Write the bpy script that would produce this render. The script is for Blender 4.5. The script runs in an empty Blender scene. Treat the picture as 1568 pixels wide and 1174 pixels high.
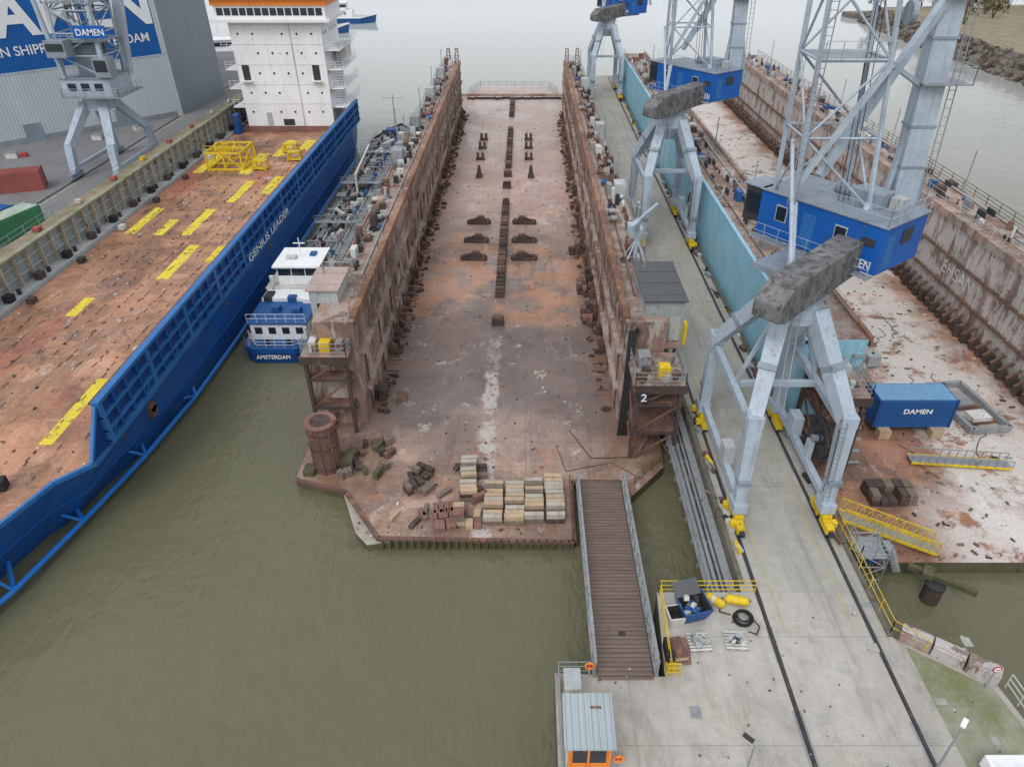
import bpy, math, random
from mathutils import Vector, Matrix
random.seed(7)
R=random.random
def U(a,b): return a+(b-a)*random.random()
def lin(c):
    return tuple(((v/255)/12.92 if v/255<=0.04045 else (((v/255)+0.055)/1.055)**2.4) for v in c[:3])+(1.0,)
scene=bpy.context.scene
COL=scene.collection

# ---------------------------------------------------------------- node helper
class NT:
    def __init__(s,name):
        s.m=bpy.data.materials.new(name); s.m.use_nodes=True
        s.t=s.m.node_tree; s.n=s.t.nodes; s.l=s.t.links
        s.b=s.n['Principled BSDF']
        tc=s.n.new('ShaderNodeTexCoord'); s.co=tc.outputs['Object']
        sp=s.n.new('ShaderNodeSeparateXYZ'); s.l.new(s.co,sp.inputs[0]); s.x,s.y,s.z=sp.outputs
    def put(s,sock,v):
        if isinstance(v,(int,float,tuple,list)):
            if sock.type=='RGBA' and isinstance(v,(tuple,list)): sock.default_value=tuple(v)[:4] if len(v)>3 else tuple(v)+(1,)
            else: sock.default_value=v
        else: s.l.new(v,sock)
    def math(s,op,a,b=0.5,c=0.5,clamp=False):
        n=s.n.new('ShaderNodeMath'); n.operation=op; n.use_clamp=clamp
        s.put(n.inputs[0],a); s.put(n.inputs[1],b)
        if op in('COMPARE','MULTIPLY_ADD'): s.put(n.inputs[2],c)
        return n.outputs[0]
    def map(s,sc=(1,1,1),rz=0,loc=(0,0,0)):
        n=s.n.new('ShaderNodeMapping'); s.l.new(s.co,n.inputs[0]); n.inputs['Scale'].default_value=sc
        n.inputs['Rotation'].default_value=(0,0,rz); n.inputs['Location'].default_value=loc; return n.outputs[0]
    def noise(s,scale,detail=6,rough=.6,vec=None,dist=0):
        n=s.n.new('ShaderNodeTexNoise'); s.l.new(vec or s.co,n.inputs['Vector'])
        n.inputs['Scale'].default_value=scale; n.inputs['Detail'].default_value=min(detail,5); n.inputs['Roughness'].default_value=rough
        n.inputs['Distortion'].default_value=dist; return n.outputs[0]
    def vor(s,scale,metric='CHEBYCHEV',vec=None,rnd=.9):
        n=s.n.new('ShaderNodeTexVoronoi'); n.distance=metric; s.l.new(vec or s.co,n.inputs['Vector'])
        n.inputs['Scale'].default_value=scale; n.inputs['Randomness'].default_value=rnd
        sp=s.n.new('ShaderNodeSeparateColor'); s.l.new(n.outputs['Color'],sp.inputs[0]); return sp.outputs[0],n.outputs['Distance']
    def ramp(s,fac,stops,interp='LINEAR'):
        n=s.n.new('ShaderNodeValToRGB'); s.l.new(fac,n.inputs[0]); cr=n.color_ramp; cr.interpolation=interp
        while len(cr.elements)<len(stops): cr.elements.new(.5)
        for e,(p,c) in zip(cr.elements,stops):
            e.position=p; e.color=c if isinstance(c,tuple) and len(c)==4 else (c,c,c,1)
        return n.outputs[0]
    def step(s,fac,a,b):
        n=s.n.new('ShaderNodeMapRange'); s.l.new(fac,n.inputs[0]); n.inputs[1].default_value=a; n.inputs[2].default_value=b; n.clamp=True; return n.outputs[0]
    def mix(s,fac,a,b,mode='MIX'):
        n=s.n.new('ShaderNodeMix'); n.data_type='RGBA'; n.blend_type=mode
        s.put(n.inputs[0],fac); s.put(n.inputs[6],a); s.put(n.inputs[7],b); return n.outputs[2]
    def val(s,fac,lo,hi,col):
        m=s.n.new('ShaderNodeMapRange'); s.l.new(fac,m.inputs[0]); m.inputs[1].default_value=.25; m.inputs[2].default_value=.75
        m.inputs[3].default_value=lo; m.inputs[4].default_value=hi
        c=s.n.new('ShaderNodeCombineColor'); [s.l.new(m.outputs[0],c.inputs[i]) for i in range(3)]
        return s.mix(1.0,col,c.outputs[0],'MULTIPLY')
    def bump(s,h,strength=.3,dist=.05):
        n=s.n.new('ShaderNodeBump'); s.put(n.inputs['Strength'],strength); n.inputs['Distance'].default_value=dist
        s.l.new(h,n.inputs['Height']); s.l.new(n.outputs[0],s.b.inputs['Normal'])
    def done(s,col,rough=.7,metal=0,spec=.4):
        s.put(s.b.inputs['Base Color'],col); s.put(s.b.inputs['Roughness'],rough); s.b.inputs['Metallic'].default_value=metal
        s.b.inputs['Specular IOR Level'].default_value=spec; return s.m

def paint(name,c,rough=.5,dirt=.25,rust=0.0,rustc=(112,72,52),streak=True,sc=1.0,metal=0):
    t=NT(name); n1=t.noise(.35*sc,3,.6); n2=t.noise(3.5*sc,4,.7)
    col=t.val(n1,1-dirt*.7,1+dirt*.35,lin(c)); col=t.val(n2,1-dirt*.6,1+dirt*.25,col)
    if streak:
        st=t.noise(1.0,4,.7,t.map((2.2*sc,2.2*sc,.18*sc))); m=t.step(st,.52,.75)
        col=t.mix(t.math('MULTIPLY',m,dirt*1.4,clamp=True),col,lin((78,70,64)))
    if rust>0:
        r=t.noise(1.3*sc,5,.74,t.map((1,1,.5))); m=t.step(r,.66-rust*.3,.71-rust*.3)
        rc=t.val(n2,.6,1.3,lin(rustc)); col=t.mix(t.math('MULTIPLY',m,.9),col,rc)
    return t.done(col,t.math('ADD',rough-.1,t.math('MULTIPLY',n2,.25)),metal)

def rustdeck(name,stops,big=.05,white=0,orange=.3,extra=None,plates=(.3,.12),redp=0,oc=(180,124,86),dark=.6):
    t=NT(name)
    n1=t.noise(big,5,.68,None,.4); col=t.ramp(n1,[(p,lin(c)) for p,c in stops])
    pv,pd=t.vor(plates[0]); pv2,_=t.vor(plates[1],vec=t.map((1,.45,1)))
    col=t.val(pv,.82,1.15,col); col=t.val(pv2,.86,1.12,col)
    if orange>0:
        a=t.noise(.16,5,.72,None,.6); m=t.step(a,.62-orange*.2,.72-orange*.2)
        col=t.mix(t.math('MULTIPLY',m,.5),col,lin(oc))
        po=t.step(t.math('MULTIPLY',pv,t.noise(.4,3,.5)),.42,.47); col=t.mix(t.math('MULTIPLY',po,.4),col,lin((178,126,92)))
    if redp>0:
        a=t.noise(.12,4,.6,t.map((1.6,.35,1),loc=(3,7,0))); m=t.step(a,.58,.64); col=t.mix(t.math('MULTIPLY',m,redp),col,lin((180,96,84)))
    if white>0:
        a=t.noise(.22,5,.76,t.map((1,.6,1),loc=(11,2,0)),.3); m=t.step(a,.64-white*.2,.69-white*.2)
        col=t.mix(t.math('MULTIPLY',m,.7),col,lin((208,202,196)))
    d=t.noise(.4,5,.8,t.map((1,1,1),loc=(5,9,1)),.5); col=t.mix(t.math('MULTIPLY',t.step(d,.5,.66),dark),col,lin((86,74,70)))
    ds=t.noise(1,5,.75,t.map((1.1,.12,1),loc=(6,2,1))); col=t.mix(t.math('MULTIPLY',t.step(ds,.55,.66),dark*.7),col,lin((92,76,68)))
    d2=t.noise(1.1,5,.8,t.map((1.4,.5,1),loc=(1,4,7))); col=t.mix(t.math('MULTIPLY',t.step(d2,.58,.68),.35),col,lin((198,184,172)))
    sy=t.math('LESS_THAN',t.math('PINGPONG',t.y,1.45),.03); sx=t.math('LESS_THAN',t.math('PINGPONG',t.x,3.1),.035)
    col=t.mix(t.math('MULTIPLY',t.math('MAXIMUM',sx,sy),.35),col,lin((76,60,54)))
    if extra: col=extra(t,col)
    f=t.noise(5,5,.9); col=t.val(f,.6,1.34,col)
    t.bump(f,.3,.04)
    w=t.noise(.11,4,.65,t.map((1,1,1),loc=(2,4,0)))
    return t.done(col,t.math('ADD',.24,t.math('MULTIPLY',t.step(w,.38,.58),.45)),0,.45)

def rustwall(name,c1,c2,c3,pale=(176,168,160),pa=.3,oa=.3):
    t=NT(name); n1=t.noise(.25,5,.68,t.map((1,1,.6))); col=t.ramp(n1,[(.3,lin(c1)),(.5,lin(c2)),(.68,lin(c3))])
    pv,_=t.vor(.22,vec=t.map((1,1,1.2))); col=t.val(pv,.75,1.2,col)
    st=t.noise(1,5,.78,t.map((1.3,1.3,.12))); col=t.mix(t.math('MULTIPLY',t.step(st,.5,.66),.6),col,lin((90,72,64)))
    st2=t.noise(1,5,.78,t.map((.7,.7,.22),loc=(4,8,1))); col=t.mix(t.math('MULTIPLY',t.step(st2,.66-pa*.25,.72-pa*.25),.7),col,lin(pale))
    st3=t.noise(1,4,.75,t.map((.3,.3,.3),loc=(9,1,4))); col=t.mix(t.math('MULTIPLY',t.step(st3,.55,.66),oa),col,lin((150,102,76)))
    f=t.noise(5,5,.9); col=t.val(f,.68,1.28,col); t.bump(f,.3,.04)
    return t.done(col,.8)

def concrete(name,c,slab=6,stain=.5,moss=0,mc=(104,112,66)):
    t=NT(name); n1=t.noise(.13,5,.76); col=t.val(n1,.76,1.15,lin(c)); n2=t.noise(1.2,5,.85); col=t.val(n2,.84,1.1,col)
    d=t.noise(.35,5,.8,t.map((1,.5,1),loc=(3,1,0)),.4); col=t.mix(t.math('MULTIPLY',t.step(d,.52,.7),stain),col,lin((116,109,99)))
    b=t.noise(.3,5,.7,t.map((1,1,1),loc=(8,5,0))); col=t.mix(t.math('MULTIPLY',t.step(b,.6,.72),.32),col,lin((164,138,104)))
    tr=t.noise(1,4,.7,t.map((1.6,.06,1),loc=(2,2,0))); col=t.mix(t.math('MULTIPLY',t.step(tr,.53,.68),.3),col,lin((100,96,90)))
    if moss:
        g=t.noise(.4,5,.78,t.map((1,1,1),loc=(1,15,0))); col=t.mix(t.math('MULTIPLY',t.step(g,.5-moss*.15,.64),.8),col,lin(mc))
    m=t.math('PINGPONG',t.y,slab/2); j=t.math('LESS_THAN',m,.02); col=t.mix(t.math('MULTIPLY',j,.4),col,lin((84,80,74)))
    f=t.noise(14,3,.85); col=t.val(f,.84,1.12,col); t.bump(f,.2,.02)
    return t.done(col,.82,0,.3)

# ---------------------------------------------------------------- materials
M={}
def deck2_extra(t,col):
    g=t.math('ADD',t.y,t.math('MULTIPLY',t.math('SUBTRACT',t.noise(.12,5,.68),.5),26))
    dk=t.math('MULTIPLY',t.step(g,42,48),t.step(g,70,61)); col=t.mix(t.math('MULTIPLY',dk,.72),col,lin((100,91,92)))
    og=t.math('MULTIPLY',t.step(g,60,66),t.step(g,86,76))
    on=t.step(t.noise(.25,5,.72),.45,.56); col=t.mix(t.math('MULTIPLY',t.math('MULTIPLY',og,on),.5),col,lin((198,138,96)))
    fr=t.step(g,46,38); col=t.mix(t.math('MULTIPLY',t.math('MULTIPLY',fr,t.step(t.noise(.5,5,.8),.42,.58)),.55),col,lin((124,92,74)))
    far=t.step(g,78,140); col=t.mix(t.math('MULTIPLY',far,.6),col,lin((196,180,174)))  # far floor: paler pinkish grey, with wet sheen mixed into the colour
    pk=t.math('MULTIPLY',t.step(g,84,98),t.step(g,125,110)); col=t.mix(t.math('MULTIPLY',pk,.2),col,lin((204,156,146)))
    cx=t.math('ABSOLUTE',t.math('ADD',t.math('ADD',t.x,3.0),t.math('MULTIPLY',t.math('SUBTRACT',t.noise(.5,4,.7),.5),1.6)))
    w=t.math('MULTIPLY',t.step(cx,.75,.45),t.step(t.noise(.8,5,.85),.44,.52)); w=t.math('MULTIPLY',w,t.step(g,62,54))
    col=t.mix(t.math('MULTIPLY',w,.65),col,lin((196,192,186)))
    wp=t.step(t.noise(.4,5,.82,t.map((1,1,1),loc=(7,3,2))),.6,.64); col=t.mix(t.math('MULTIPLY',t.math('MULTIPLY',wp,dk),.65),col,lin((190,184,176)))
    e=t.math('ABSOLUTE',t.math('ADD',t.x,2.75)); eo=t.math('MULTIPLY',t.step(e,7.6,9.8),t.step(t.noise(.5,5,.7),.35,.55))
    return t.mix(t.math('MULTIPLY',eo,.5),col,lin((126,92,70)))
M['deck2']=rustdeck('dock_floor_rust',[(.3,(120,102,94)),(.45,(148,126,114)),(.56,(166,142,130)),(.7,(180,156,146))],.07,.15,.22,deck2_extra,dark=.5)
M['deckship']=rustdeck('ship_deck_rust',[(.3,(118,90,72)),(.45,(158,116,90)),(.56,(180,134,106)),(.7,(190,152,128))],.08,.12,.34,None,(.5,.16),.45,dark=.65)
def deck3_extra(t,col):
    gx=t.math('ADD',t.x,t.math('MULTIPLY',t.math('SUBTRACT',t.noise(.15,5,.75),.5),12))
    w=t.math('MULTIPLY',t.step(gx,31,33),t.step(gx,42,39)); w=t.math('MULTIPLY',w,t.step(t.noise(.35,5,.8),.38,.46))
    col=t.mix(t.math('MULTIPLY',w,.8),col,lin((212,208,203)))
    g=t.math('MULTIPLY',t.math('MULTIPLY',t.step(t.y,39,35),t.step(t.x,26,29)),t.step(t.noise(.3,5,.75),.38,.46)); return t.mix(t.math('MULTIPLY',g,.75),col,lin((210,204,200)))
M['deck3']=rustdeck('dock_floor_rust_b',[(.3,(108,84,74)),(.45,(144,108,90)),(.56,(162,122,102)),(.7,(176,138,118))],.09,.25,.4,deck3_extra,dark=.6)
M['rustwall']=rustwall('dock_wall_rust',(104,86,78),(134,110,100),(156,134,124),(186,178,170),.6)
M['rustwall3']=rustwall('dock_wall_rust_pale',(112,94,88),(142,122,116),(166,150,145),(198,194,192),.9)
M['rusttop']=rustwall('dock_wall_top_rust',(120,98,88),(148,122,110),(170,146,134),(164,158,150),.7)
M['rustrail']=rustwall('parapet_rust',(118,84,68),(142,104,84),(160,124,104),(164,148,138),.4,.2)
M['bluewall']=paint('pale_blue_hull_paint',(148,200,222),.5,.2,.1,(150,132,118))
M['rust']=paint('rusty_steel',(112,86,76),.8,.5,.4,(138,98,76))
M['rustdark']=paint('dark_rusty_steel',(80,68,64),.8,.5,.3,(112,82,68))
M['rustred']=paint('red_rusty_steel',(138,102,94),.8,.4,.3)
M['wood']=paint('weathered_timber',(128,114,102),.85,.5,.2,(94,78,66))
M['woodpale']=paint('pale_timber',(184,162,134),.85,.3)
M['conc']=concrete('block_concrete',(178,170,158),40)
M['greyc']=paint('grey_concrete_counterweight',(124,125,126),.9,.6,.5,(76,77,78),sc=1.5)
M['quay']=concrete('quay_concrete',(178,173,166))
M['quay2']=concrete('pier_concrete',(170,167,160),9,.4)
M['quaymoss']=concrete('mossy_concrete',(158,156,140),5,.4,.9)
M['asph']=concrete('yard_asphalt',(128,128,130),12,.4)
M['quaywall']=paint('quay_wall_concrete',(112,108,96),.9,.5,.4,(74,76,54))
M['slime']=paint('algae_covered_steel',(96,92,70),.8,.5,.4,(76,78,50))
M['blue']=paint('ship_hull_blue',(20,84,158),.4,.28,.1,(90,74,70))
M['bluel']=paint('ship_rib_blue',(46,112,178),.4,.28,.08,(90,74,70))
M['blued']=paint('recessed_panel_blue',(16,64,124),.5,.25)
M['tube']=paint('bright_blue_steel',(30,116,200),.4,.15,.04)
M['craneblue']=paint('crane_house_blue',(16,92,176),.4,.22,.06,(110,90,84))
M['crane']=paint('crane_light_grey',(172,185,198),.45,.3,.08,(136,118,108))
M['craned']=paint('crane_mid_grey',(140,152,164),.5,.35,.1)
M['yellow']=paint('safety_yellow',(222,188,38),.5,.35,.12)
M['yline']=paint('worn_yellow_paint',(224,204,60),.7,.3,.36,(164,122,92),False)
M['yline2']=paint('faded_yellow_line',(196,180,108),.8,.3,.68,(166,160,150),False,3)
M['white']=paint('white_paint',(234,236,238),.45,.12,.02)
M['whited']=paint('dirty_white_paint',(206,206,202),.6,.35,.1)
M['orange']=paint('orange_paint',(240,142,58),.5,.15)
M['red']=paint('red_paint',(182,64,54),.55,.3)
M['contred']=paint('container_red',(156,86,78),.6,.3,.1)
M['contgreen']=paint('container_green',(74,140,100),.6,.25)
M['contblue']=paint('container_blue',(34,88,148),.5,.25)
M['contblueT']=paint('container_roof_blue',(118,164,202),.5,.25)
M['grey']=paint('grey_paint',(144,149,151),.6,.35,.15)
M['greyl']=paint('light_grey_paint',(176,181,182),.6,.35,.1)
M['teal']=paint('grey_green_plate',(152,161,160),.6,.35,.2,(132,116,100))
M['beige']=paint('beige_rib',(180,171,152),.7,.35,.3)
M['dark']=paint('dark_steel',(54,56,59),.6,.3)
M['roofdark']=paint('cabin_roof_dark',(88,90,94),.7,.3)
M['roofpink']=paint('cabin_roof_pink',(178,158,152),.7,.3)
M['rubber']=paint('black_rubber',(36,36,40),.7,.2)
M['socket']=paint('deck_socket',(84,64,56),.8,.3)
M['glass']=NT('window_glass').done(lin((36,44,52)),.1,0,.6)
M['galv']=paint('galvanised_steel',(156,161,165),.5,.3,.1,metal=.3)
M['stone']=paint('stone_riprap',(128,121,112),.9,.6,.4,(86,82,75))
M['soil']=concrete('bank_soil',(152,138,118),50,.6,.4,(110,108,76))
t=NT('ramp_planks'); w=t.math('PINGPONG',t.y,.15); g=t.math('LESS_THAN',w,.022); n=t.noise(1.2,5,.85,t.map((.4,3.3,1)))
c=t.val(n,.55,1.35,lin((118,101,93))); c=t.mix(t.math('MULTIPLY',g,.8),c,lin((46,38,34))); t.bump(w,.5,.05); M['plank']=t.done(c,.8)
def corr(name,c,period=.6,axis='x'):
    t=NT(name); s_=t.x if axis=='x' else t.y
    w=t.math('PINGPONG',s_,period/2); n=t.noise(.3,4,.6,t.map((1,1,.2))); c=t.val(n,.88,1.08,lin(c))
    c=t.mix(t.math('MULTIPLY',t.math('LESS_THAN',w,period*.1),.3),c,lin((74,80,86))); t.bump(w,.5,.2); return t.done(c,.45)
M['hall']=corr('hall_cladding_light',(188,196,203),.5,'x')
M['hallblue']=corr('hall_cladding_blue',(10,92,166),.5,'x')
M['halldark']=corr('hall_cladding_grey_shaded',(134,142,150),.7,'y')  # side wall: grey cladding, with some side shade put into the colour
M['kioskroof']=corr('corrugated_roof',(168,178,182),.3,'x')
t=NT('harbour_water'); n1=t.noise(.42,4,.62,t.map((1,.55,1),.4)); n2=t.noise(1.7,3,.6,t.map((1,.5,1),-.3)); n3=t.noise(.018,4,.6); n4=t.noise(.05,3,.55,t.map((1,.4,1),.5)); n5=t.noise(.12,4,.6,t.map((.6,1,1),.9))
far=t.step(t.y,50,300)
c=t.val(n3,.88,1.12,lin((104,102,80))); c=t.mix(far,c,lin((188,191,190)))  # distant water: pale sky reflection mixed into the base colour
near=t.step(t.y,220,30)
t.bump(t.math('ADD',t.math('ADD',n1,t.math('MULTIPLY',n5,2.0)),t.math('MULTIPLY',n2,.4)),t.math('MULTIPLY',t.math('ADD',.05,t.math('MULTIPLY',near,.5)),t.math('ADD',.15,t.math('MULTIPLY',n4,1.6))),.5); t.b.inputs['IOR'].default_value=1.33
M['water']=t.done(c,.04,0,.5)

# ---------------------------------------------------------------- mesh builder
class MB:
    def __init__(s,name): s.name=name; s.v=[]; s.f=[]; s.i=[]; s.mats=[]
    def mi(s,m):
        m=M[m] if isinstance(m,str) else m
        if m not in s.mats: s.mats.append(m)
        return s.mats.index(m)
    def add(s,vs,fs,m):
        o=len(s.v); k=s.mi(m); s.v+= [tuple(v) for v in vs]
        for f in fs: s.f.append(tuple(o+a for a in f)); s.i.append(k)
    def box(s,c,d,m,rz=0,rx=0,ry=0):
        mt=Matrix.Rotation(rz,3,'Z')@Matrix.Rotation(ry,3,'Y')@Matrix.Rotation(rx,3,'X'); c=Vector(c)
        vs=[c+mt@Vector((x*d[0]/2,y*d[1]/2,z*d[2]/2)) for z in(-1,1) for x,y in((-1,-1),(1,-1),(1,1),(-1,1))]
        s.add(vs,[(3,2,1,0),(4,5,6,7),(0,1,5,4),(1,2,6,5),(2,3,7,6),(3,0,4,7)],m)
    def bx(s,x0,x1,y0,y1,z0,z1,m): s.box(((x0+x1)/2,(y0+y1)/2,(z0+z1)/2),(x1-x0,y1-y0,z1-z0),m)
    def beam(s,p,q,w,h,m,w2=None,h2=None):
        p=Vector(p);q=Vector(q);d=(q-p)
        if d.length<1e-5: return
        d.normalize(); up=Vector((0,0,1)) if abs(d.z)<.97 else Vector((0,1,0))
        a=d.cross(up).normalized(); b=a.cross(d).normalized(); w2=w2 or w; h2=h2 or h
        vs=[p+a*x*w/2+b*y*h/2 for x,y in((-1,-1),(1,-1),(1,1),(-1,1))]+[q+a*x*w2/2+b*y*h2/2 for x,y in((-1,-1),(1,-1),(1,1),(-1,1))]
        s.add(vs,[(3,2,1,0),(4,5,6,7),(0,1,5,4),(1,2,6,5),(2,3,7,6),(3,0,4,7)],m)
    def tube(s,p,q,r,m,n=8,r2=None):
        p=Vector(p);q=Vector(q);d=(q-p)
        if d.length<1e-5: return
        d.normalize(); up=Vector((0,0,1)) if abs(d.z)<.97 else Vector((0,1,0))
        a=d.cross(up).normalized(); b=a.cross(d); r2=r if r2 is None else r2
        cs=[(math.cos(2*math.pi*k/n),math.sin(2*math.pi*k/n)) for k in range(n)]
        vs=[p+a*x*r+b*y*r for x,y in cs]+[q+a*x*r2+b*y*r2 for x,y in cs]
        s.add(vs,[(k,(k+1)%n,n+(k+1)%n,n+k) for k in range(n)]+[tuple(range(n))[::-1],tuple(range(n,2*n))],m)
    def path(s,pts,r,m,n=6):
        for a,b in zip(pts[:-1],pts[1:]): s.tube(a,b,r,m,n)
    def ring(s,c,R_,r,m,n=24,axis='z'):
        pts=[]
        for k in range(n+1):
            a=2*math.pi*k/n; u,v=R_*math.cos(a),R_*math.sin(a)
            pts.append({'z':(c[0]+u,c[1]+v,c[2]),'x':(c[0],c[1]+u,c[2]+v),'y':(c[0]+u,c[1],c[2]+v)}[axis])
        s.path(pts,r,m,6)
    def prism(s,poly,z0,z1,m,ms=None):
        n=len(poly); vs=[(x,y,z0) for x,y in poly]+[(x,y,z1) for x,y in poly]
        s.add(vs,[tuple(range(n,2*n))],m); s.add(vs,[tuple(range(n))[::-1]]+[(k,(k+1)%n,n+(k+1)%n,n+k) for k in range(n)],ms or m)
    def quad(s,x0,x1,y0,y1,z,m): s.add([(x0,y0,z),(x1,y0,z),(x1,y1,z),(x0,y1,z)],[(0,1,2,3)],m)
    def rail(s,pts,m,h=1.1,sp=2.0,r=.03,nr=3):
        for a,b in zip(pts[:-1],pts[1:]):
            a=Vector(a);b=Vector(b);L=(b-a).length; k=max(1,round(L/sp))
            for i in range(k+1):
                p=a.lerp(b,i/k); s.beam(p,p+Vector((0,0,h)),r*2,r*2,m)
            for j in range(nr):
                z=Vector((0,0,h*(j+1)/nr)); s.beam(a+z,b+z,r*1.7,r*1.7,m)
    def lattice(s,c0,c1,w0,w1,n,rc,rb,m,d0=None,d1=None):
        c0=Vector(c0);c1=Vector(c1); d0=d0 or w0; d1=d1 or w1
        def cor(k,t):
            c=c0.lerp(c1,t); w=(w0+(w1-w0)*t)/2; d=(d0+(d1-d0)*t)/2
            return c+Vector(((-w,-d),(w,-d),(w,d),(-w,d))[k]+(0,))
        for k in range(4): s.tube(cor(k,0),cor(k,1),rc,m,6)
        for i in range(n):
            t0=i/n;t1=(i+1)/n
            for k in range(4):
                j=(k+1)%4
                s.tube(cor(k,t1),cor(j,t1),rb,m,5)
                if (i+k)%2: s.tube(cor(k,t0),cor(j,t1),rb,m,5)
                else: s.tube(cor(j,t0),cor(k,t1),rb,m,5)
    def build(s,parent=None,loc=(0,0,0),rz=0,bevel=0,smooth=False,name=None):
        me=bpy.data.meshes.new(s.name); me.from_pydata(s.v,[],s.f)
        for m in s.mats: me.materials.append(m)
        me.polygons.foreach_set('material_index',s.i)
        me.update(); o=bpy.data.objects.new(name or s.name,me); COL.objects.link(o); o.location=loc; o.rotation_euler=(0,0,rz)
        if parent: o.parent=parent
        if bevel:
            b=o.modifiers.new('b','BEVEL'); b.width=bevel; b.segments=2; b.limit_method='ANGLE'
        return o
def empty(name,loc=(0,0,0),rz=0):
    o=bpy.data.objects.new(name,None); COL.objects.link(o); o.location=loc; o.rotation_euler=(0,0,rz); return o
def text(body,loc,rot,size,mat,parent=None,width=None,name='lettering',bold=.01,ext=.01):
    c=bpy.data.curves.new(name,'FONT'); c.body=body; c.size=size; c.extrude=ext; c.offset=bold
    o=bpy.data.objects.new(name,c); COL.objects.link(o); o.location=loc; o.rotation_euler=rot; c.materials.append(M[mat])
    bpy.context.view_layer.update()
    if width: o.scale.x=width/max(.01,o.dimensions.x)
    if parent: o.parent=parent
    return o
H90=math.pi/2

# ---------------------------------------------------------------- water and land
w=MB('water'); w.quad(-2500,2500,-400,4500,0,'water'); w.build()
g=MB('riverbed_ground'); g.quad(-2600,2600,-500,4600,-6,'soil'); g.build()
land=MB('far_bank'); land.prism([(-2500,900),(2500,900),(2500,1500),(-2500,1500)],-3,4,'soil','stone'); land.build()
bk=MB('river_bank')
out=[(122,292),(119,250),(118,215),(119,180),(124,150),(140,118)]
n=len(out)
ob=[(x,y,-.5) for x,y in out]; it=[(x+7,y-1,4.5) for x,y in out]
bk.add(ob+it,[(k,n+k,n+k+1,k+1)[::-1] for k in range(n-1)],'stone')
bk.add(it+[(520,118,5.5),(520,300,5.5),(200,300,4.5)],[tuple(range(n+3))],'soil')
bk.add([(122,292,-.5),(129,291,4.5),(200,300,4.5),(200,308,-.5)],[(0,1,2,3)],'stone')
bk.add([(200,308,-.5),(200,300,4.5),(520,300,5.5),(520,308,-.5)],[(0,1,2,3)],'stone')
for i in range(700):
    k=random.randrange(n-1); t_=R(); x=out[k][0]+(out[k+1][0]-out[k][0])*t_; y=out[k][1]+(out[k+1][1]-out[k][1])*t_; q=R()
    s_=U(.6,1.8); bk.box((x+7*q,y-q,-.5+5*q),(s_,s_*U(.6,1.2),s_*.8),random.choice(['stone','stone','rustdark']),U(0,3),U(-.5,.5),U(-.5,.5))
bk.build()
bank2=MB('breakwater'); pts=[(122,300),(150,306),(190,300),(230,310)]
for a,c in zip(pts[:-1],pts[1:]): bank2.beam((a[0],a[1],.6),(c[0],c[1],.6),7,2.2,'stone')
bank2.build()
leaf=NT('winter_foliage'); pv,_=leaf.vor(.8,'EUCLIDEAN'); M['leaf']=leaf.done(leaf.ramp(pv,[(0,lin((82,78,58))),(.5,lin((106,102,72))),(1,lin((130,118,90)))]),.9)
M['bark']=paint('bark',(82,70,58),.9,.4)
tr=MB('distant_trees')
for i in range(46):
    x=U(127,230); y=U(225,292) if i%2 else U(280,296); h=U(4,8)
    for b in range(5):
        e=(x+U(-2,2),y+U(-2,2),4.5+h*U(.7,1)); tr.tube((x,y,4.3),e,.16,'bark',5,.04)
    for c_ in range(9):
        cx,cy,cz=x+U(-2.6,2.6),y+U(-2.6,2.6),4.5+h*U(.35,1); rr=U(.7,1.5)
        for q in range(26):
            p=Vector((cx+random.gauss(0,rr*.6),cy+random.gauss(0,rr*.6),cz+random.gauss(0,rr*.5))); s_=U(.18,.42)
            a=Vector((U(-1,1),U(-1,1),U(-1,1))).normalized()*s_; b=a.cross(Vector((U(-1,1),U(-1,1),U(-1,1)))).normalized()*s_
            tr.add([p-a,p+b,p+a,p-b],[(0,1,2,3)],'leaf')
tr.build()
def shed(name,x,y,w_,d,h,m,z=4.5,roof='grey'):
    b=MB(name); b.bx(x-w_/2,x+w_/2,y-d/2,y+d/2,z,z+h,m)
    b.add([(x-w_/2-.3,y-d/2-.3,z+h+.01),(x+w_/2+.3,y-d/2-.3,z+h+.01),(x+w_/2+.3,y+d/2+.3,z+h+.01),(x-w_/2-.3,y+d/2+.3,z+h+.01),(x-w_/2-.3,y,z+h*1.35),(x+w_/2+.3,y,z+h*1.35)],[(0,1,5,4),(3,4,5,2),(0,4,3),(1,2,5)],roof)
    for k in range(int(w_//3)): b.bx(x-w_/2+1+k*3,x-w_/2+2.2+k*3,y-d/2-.05,y-d/2,z+h*.4,z+h*.75,'glass')
    b.build()
shed('red_shed',150,278,6,5,3,'red',roof='red'); shed('red_shed',176,270,7,6,3.2,'contred',roof='rust'); shed('grey_shed',190,285,14,8,4,'greyl')
shed('white_shed',165,292,7,6,4,'whited')
for k in range(3):
    b=MB('navigation_mast'); x,y=(178,268+k*6) if k else (186,250); b.tube((x,y,4.5),(x,y,14),.15,'whited'); b.tube((x,y,10),(x,y,11),.4,'red'); b.box((x,y,14.2),(.8,.8,.5),'red'); b.build()

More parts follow.
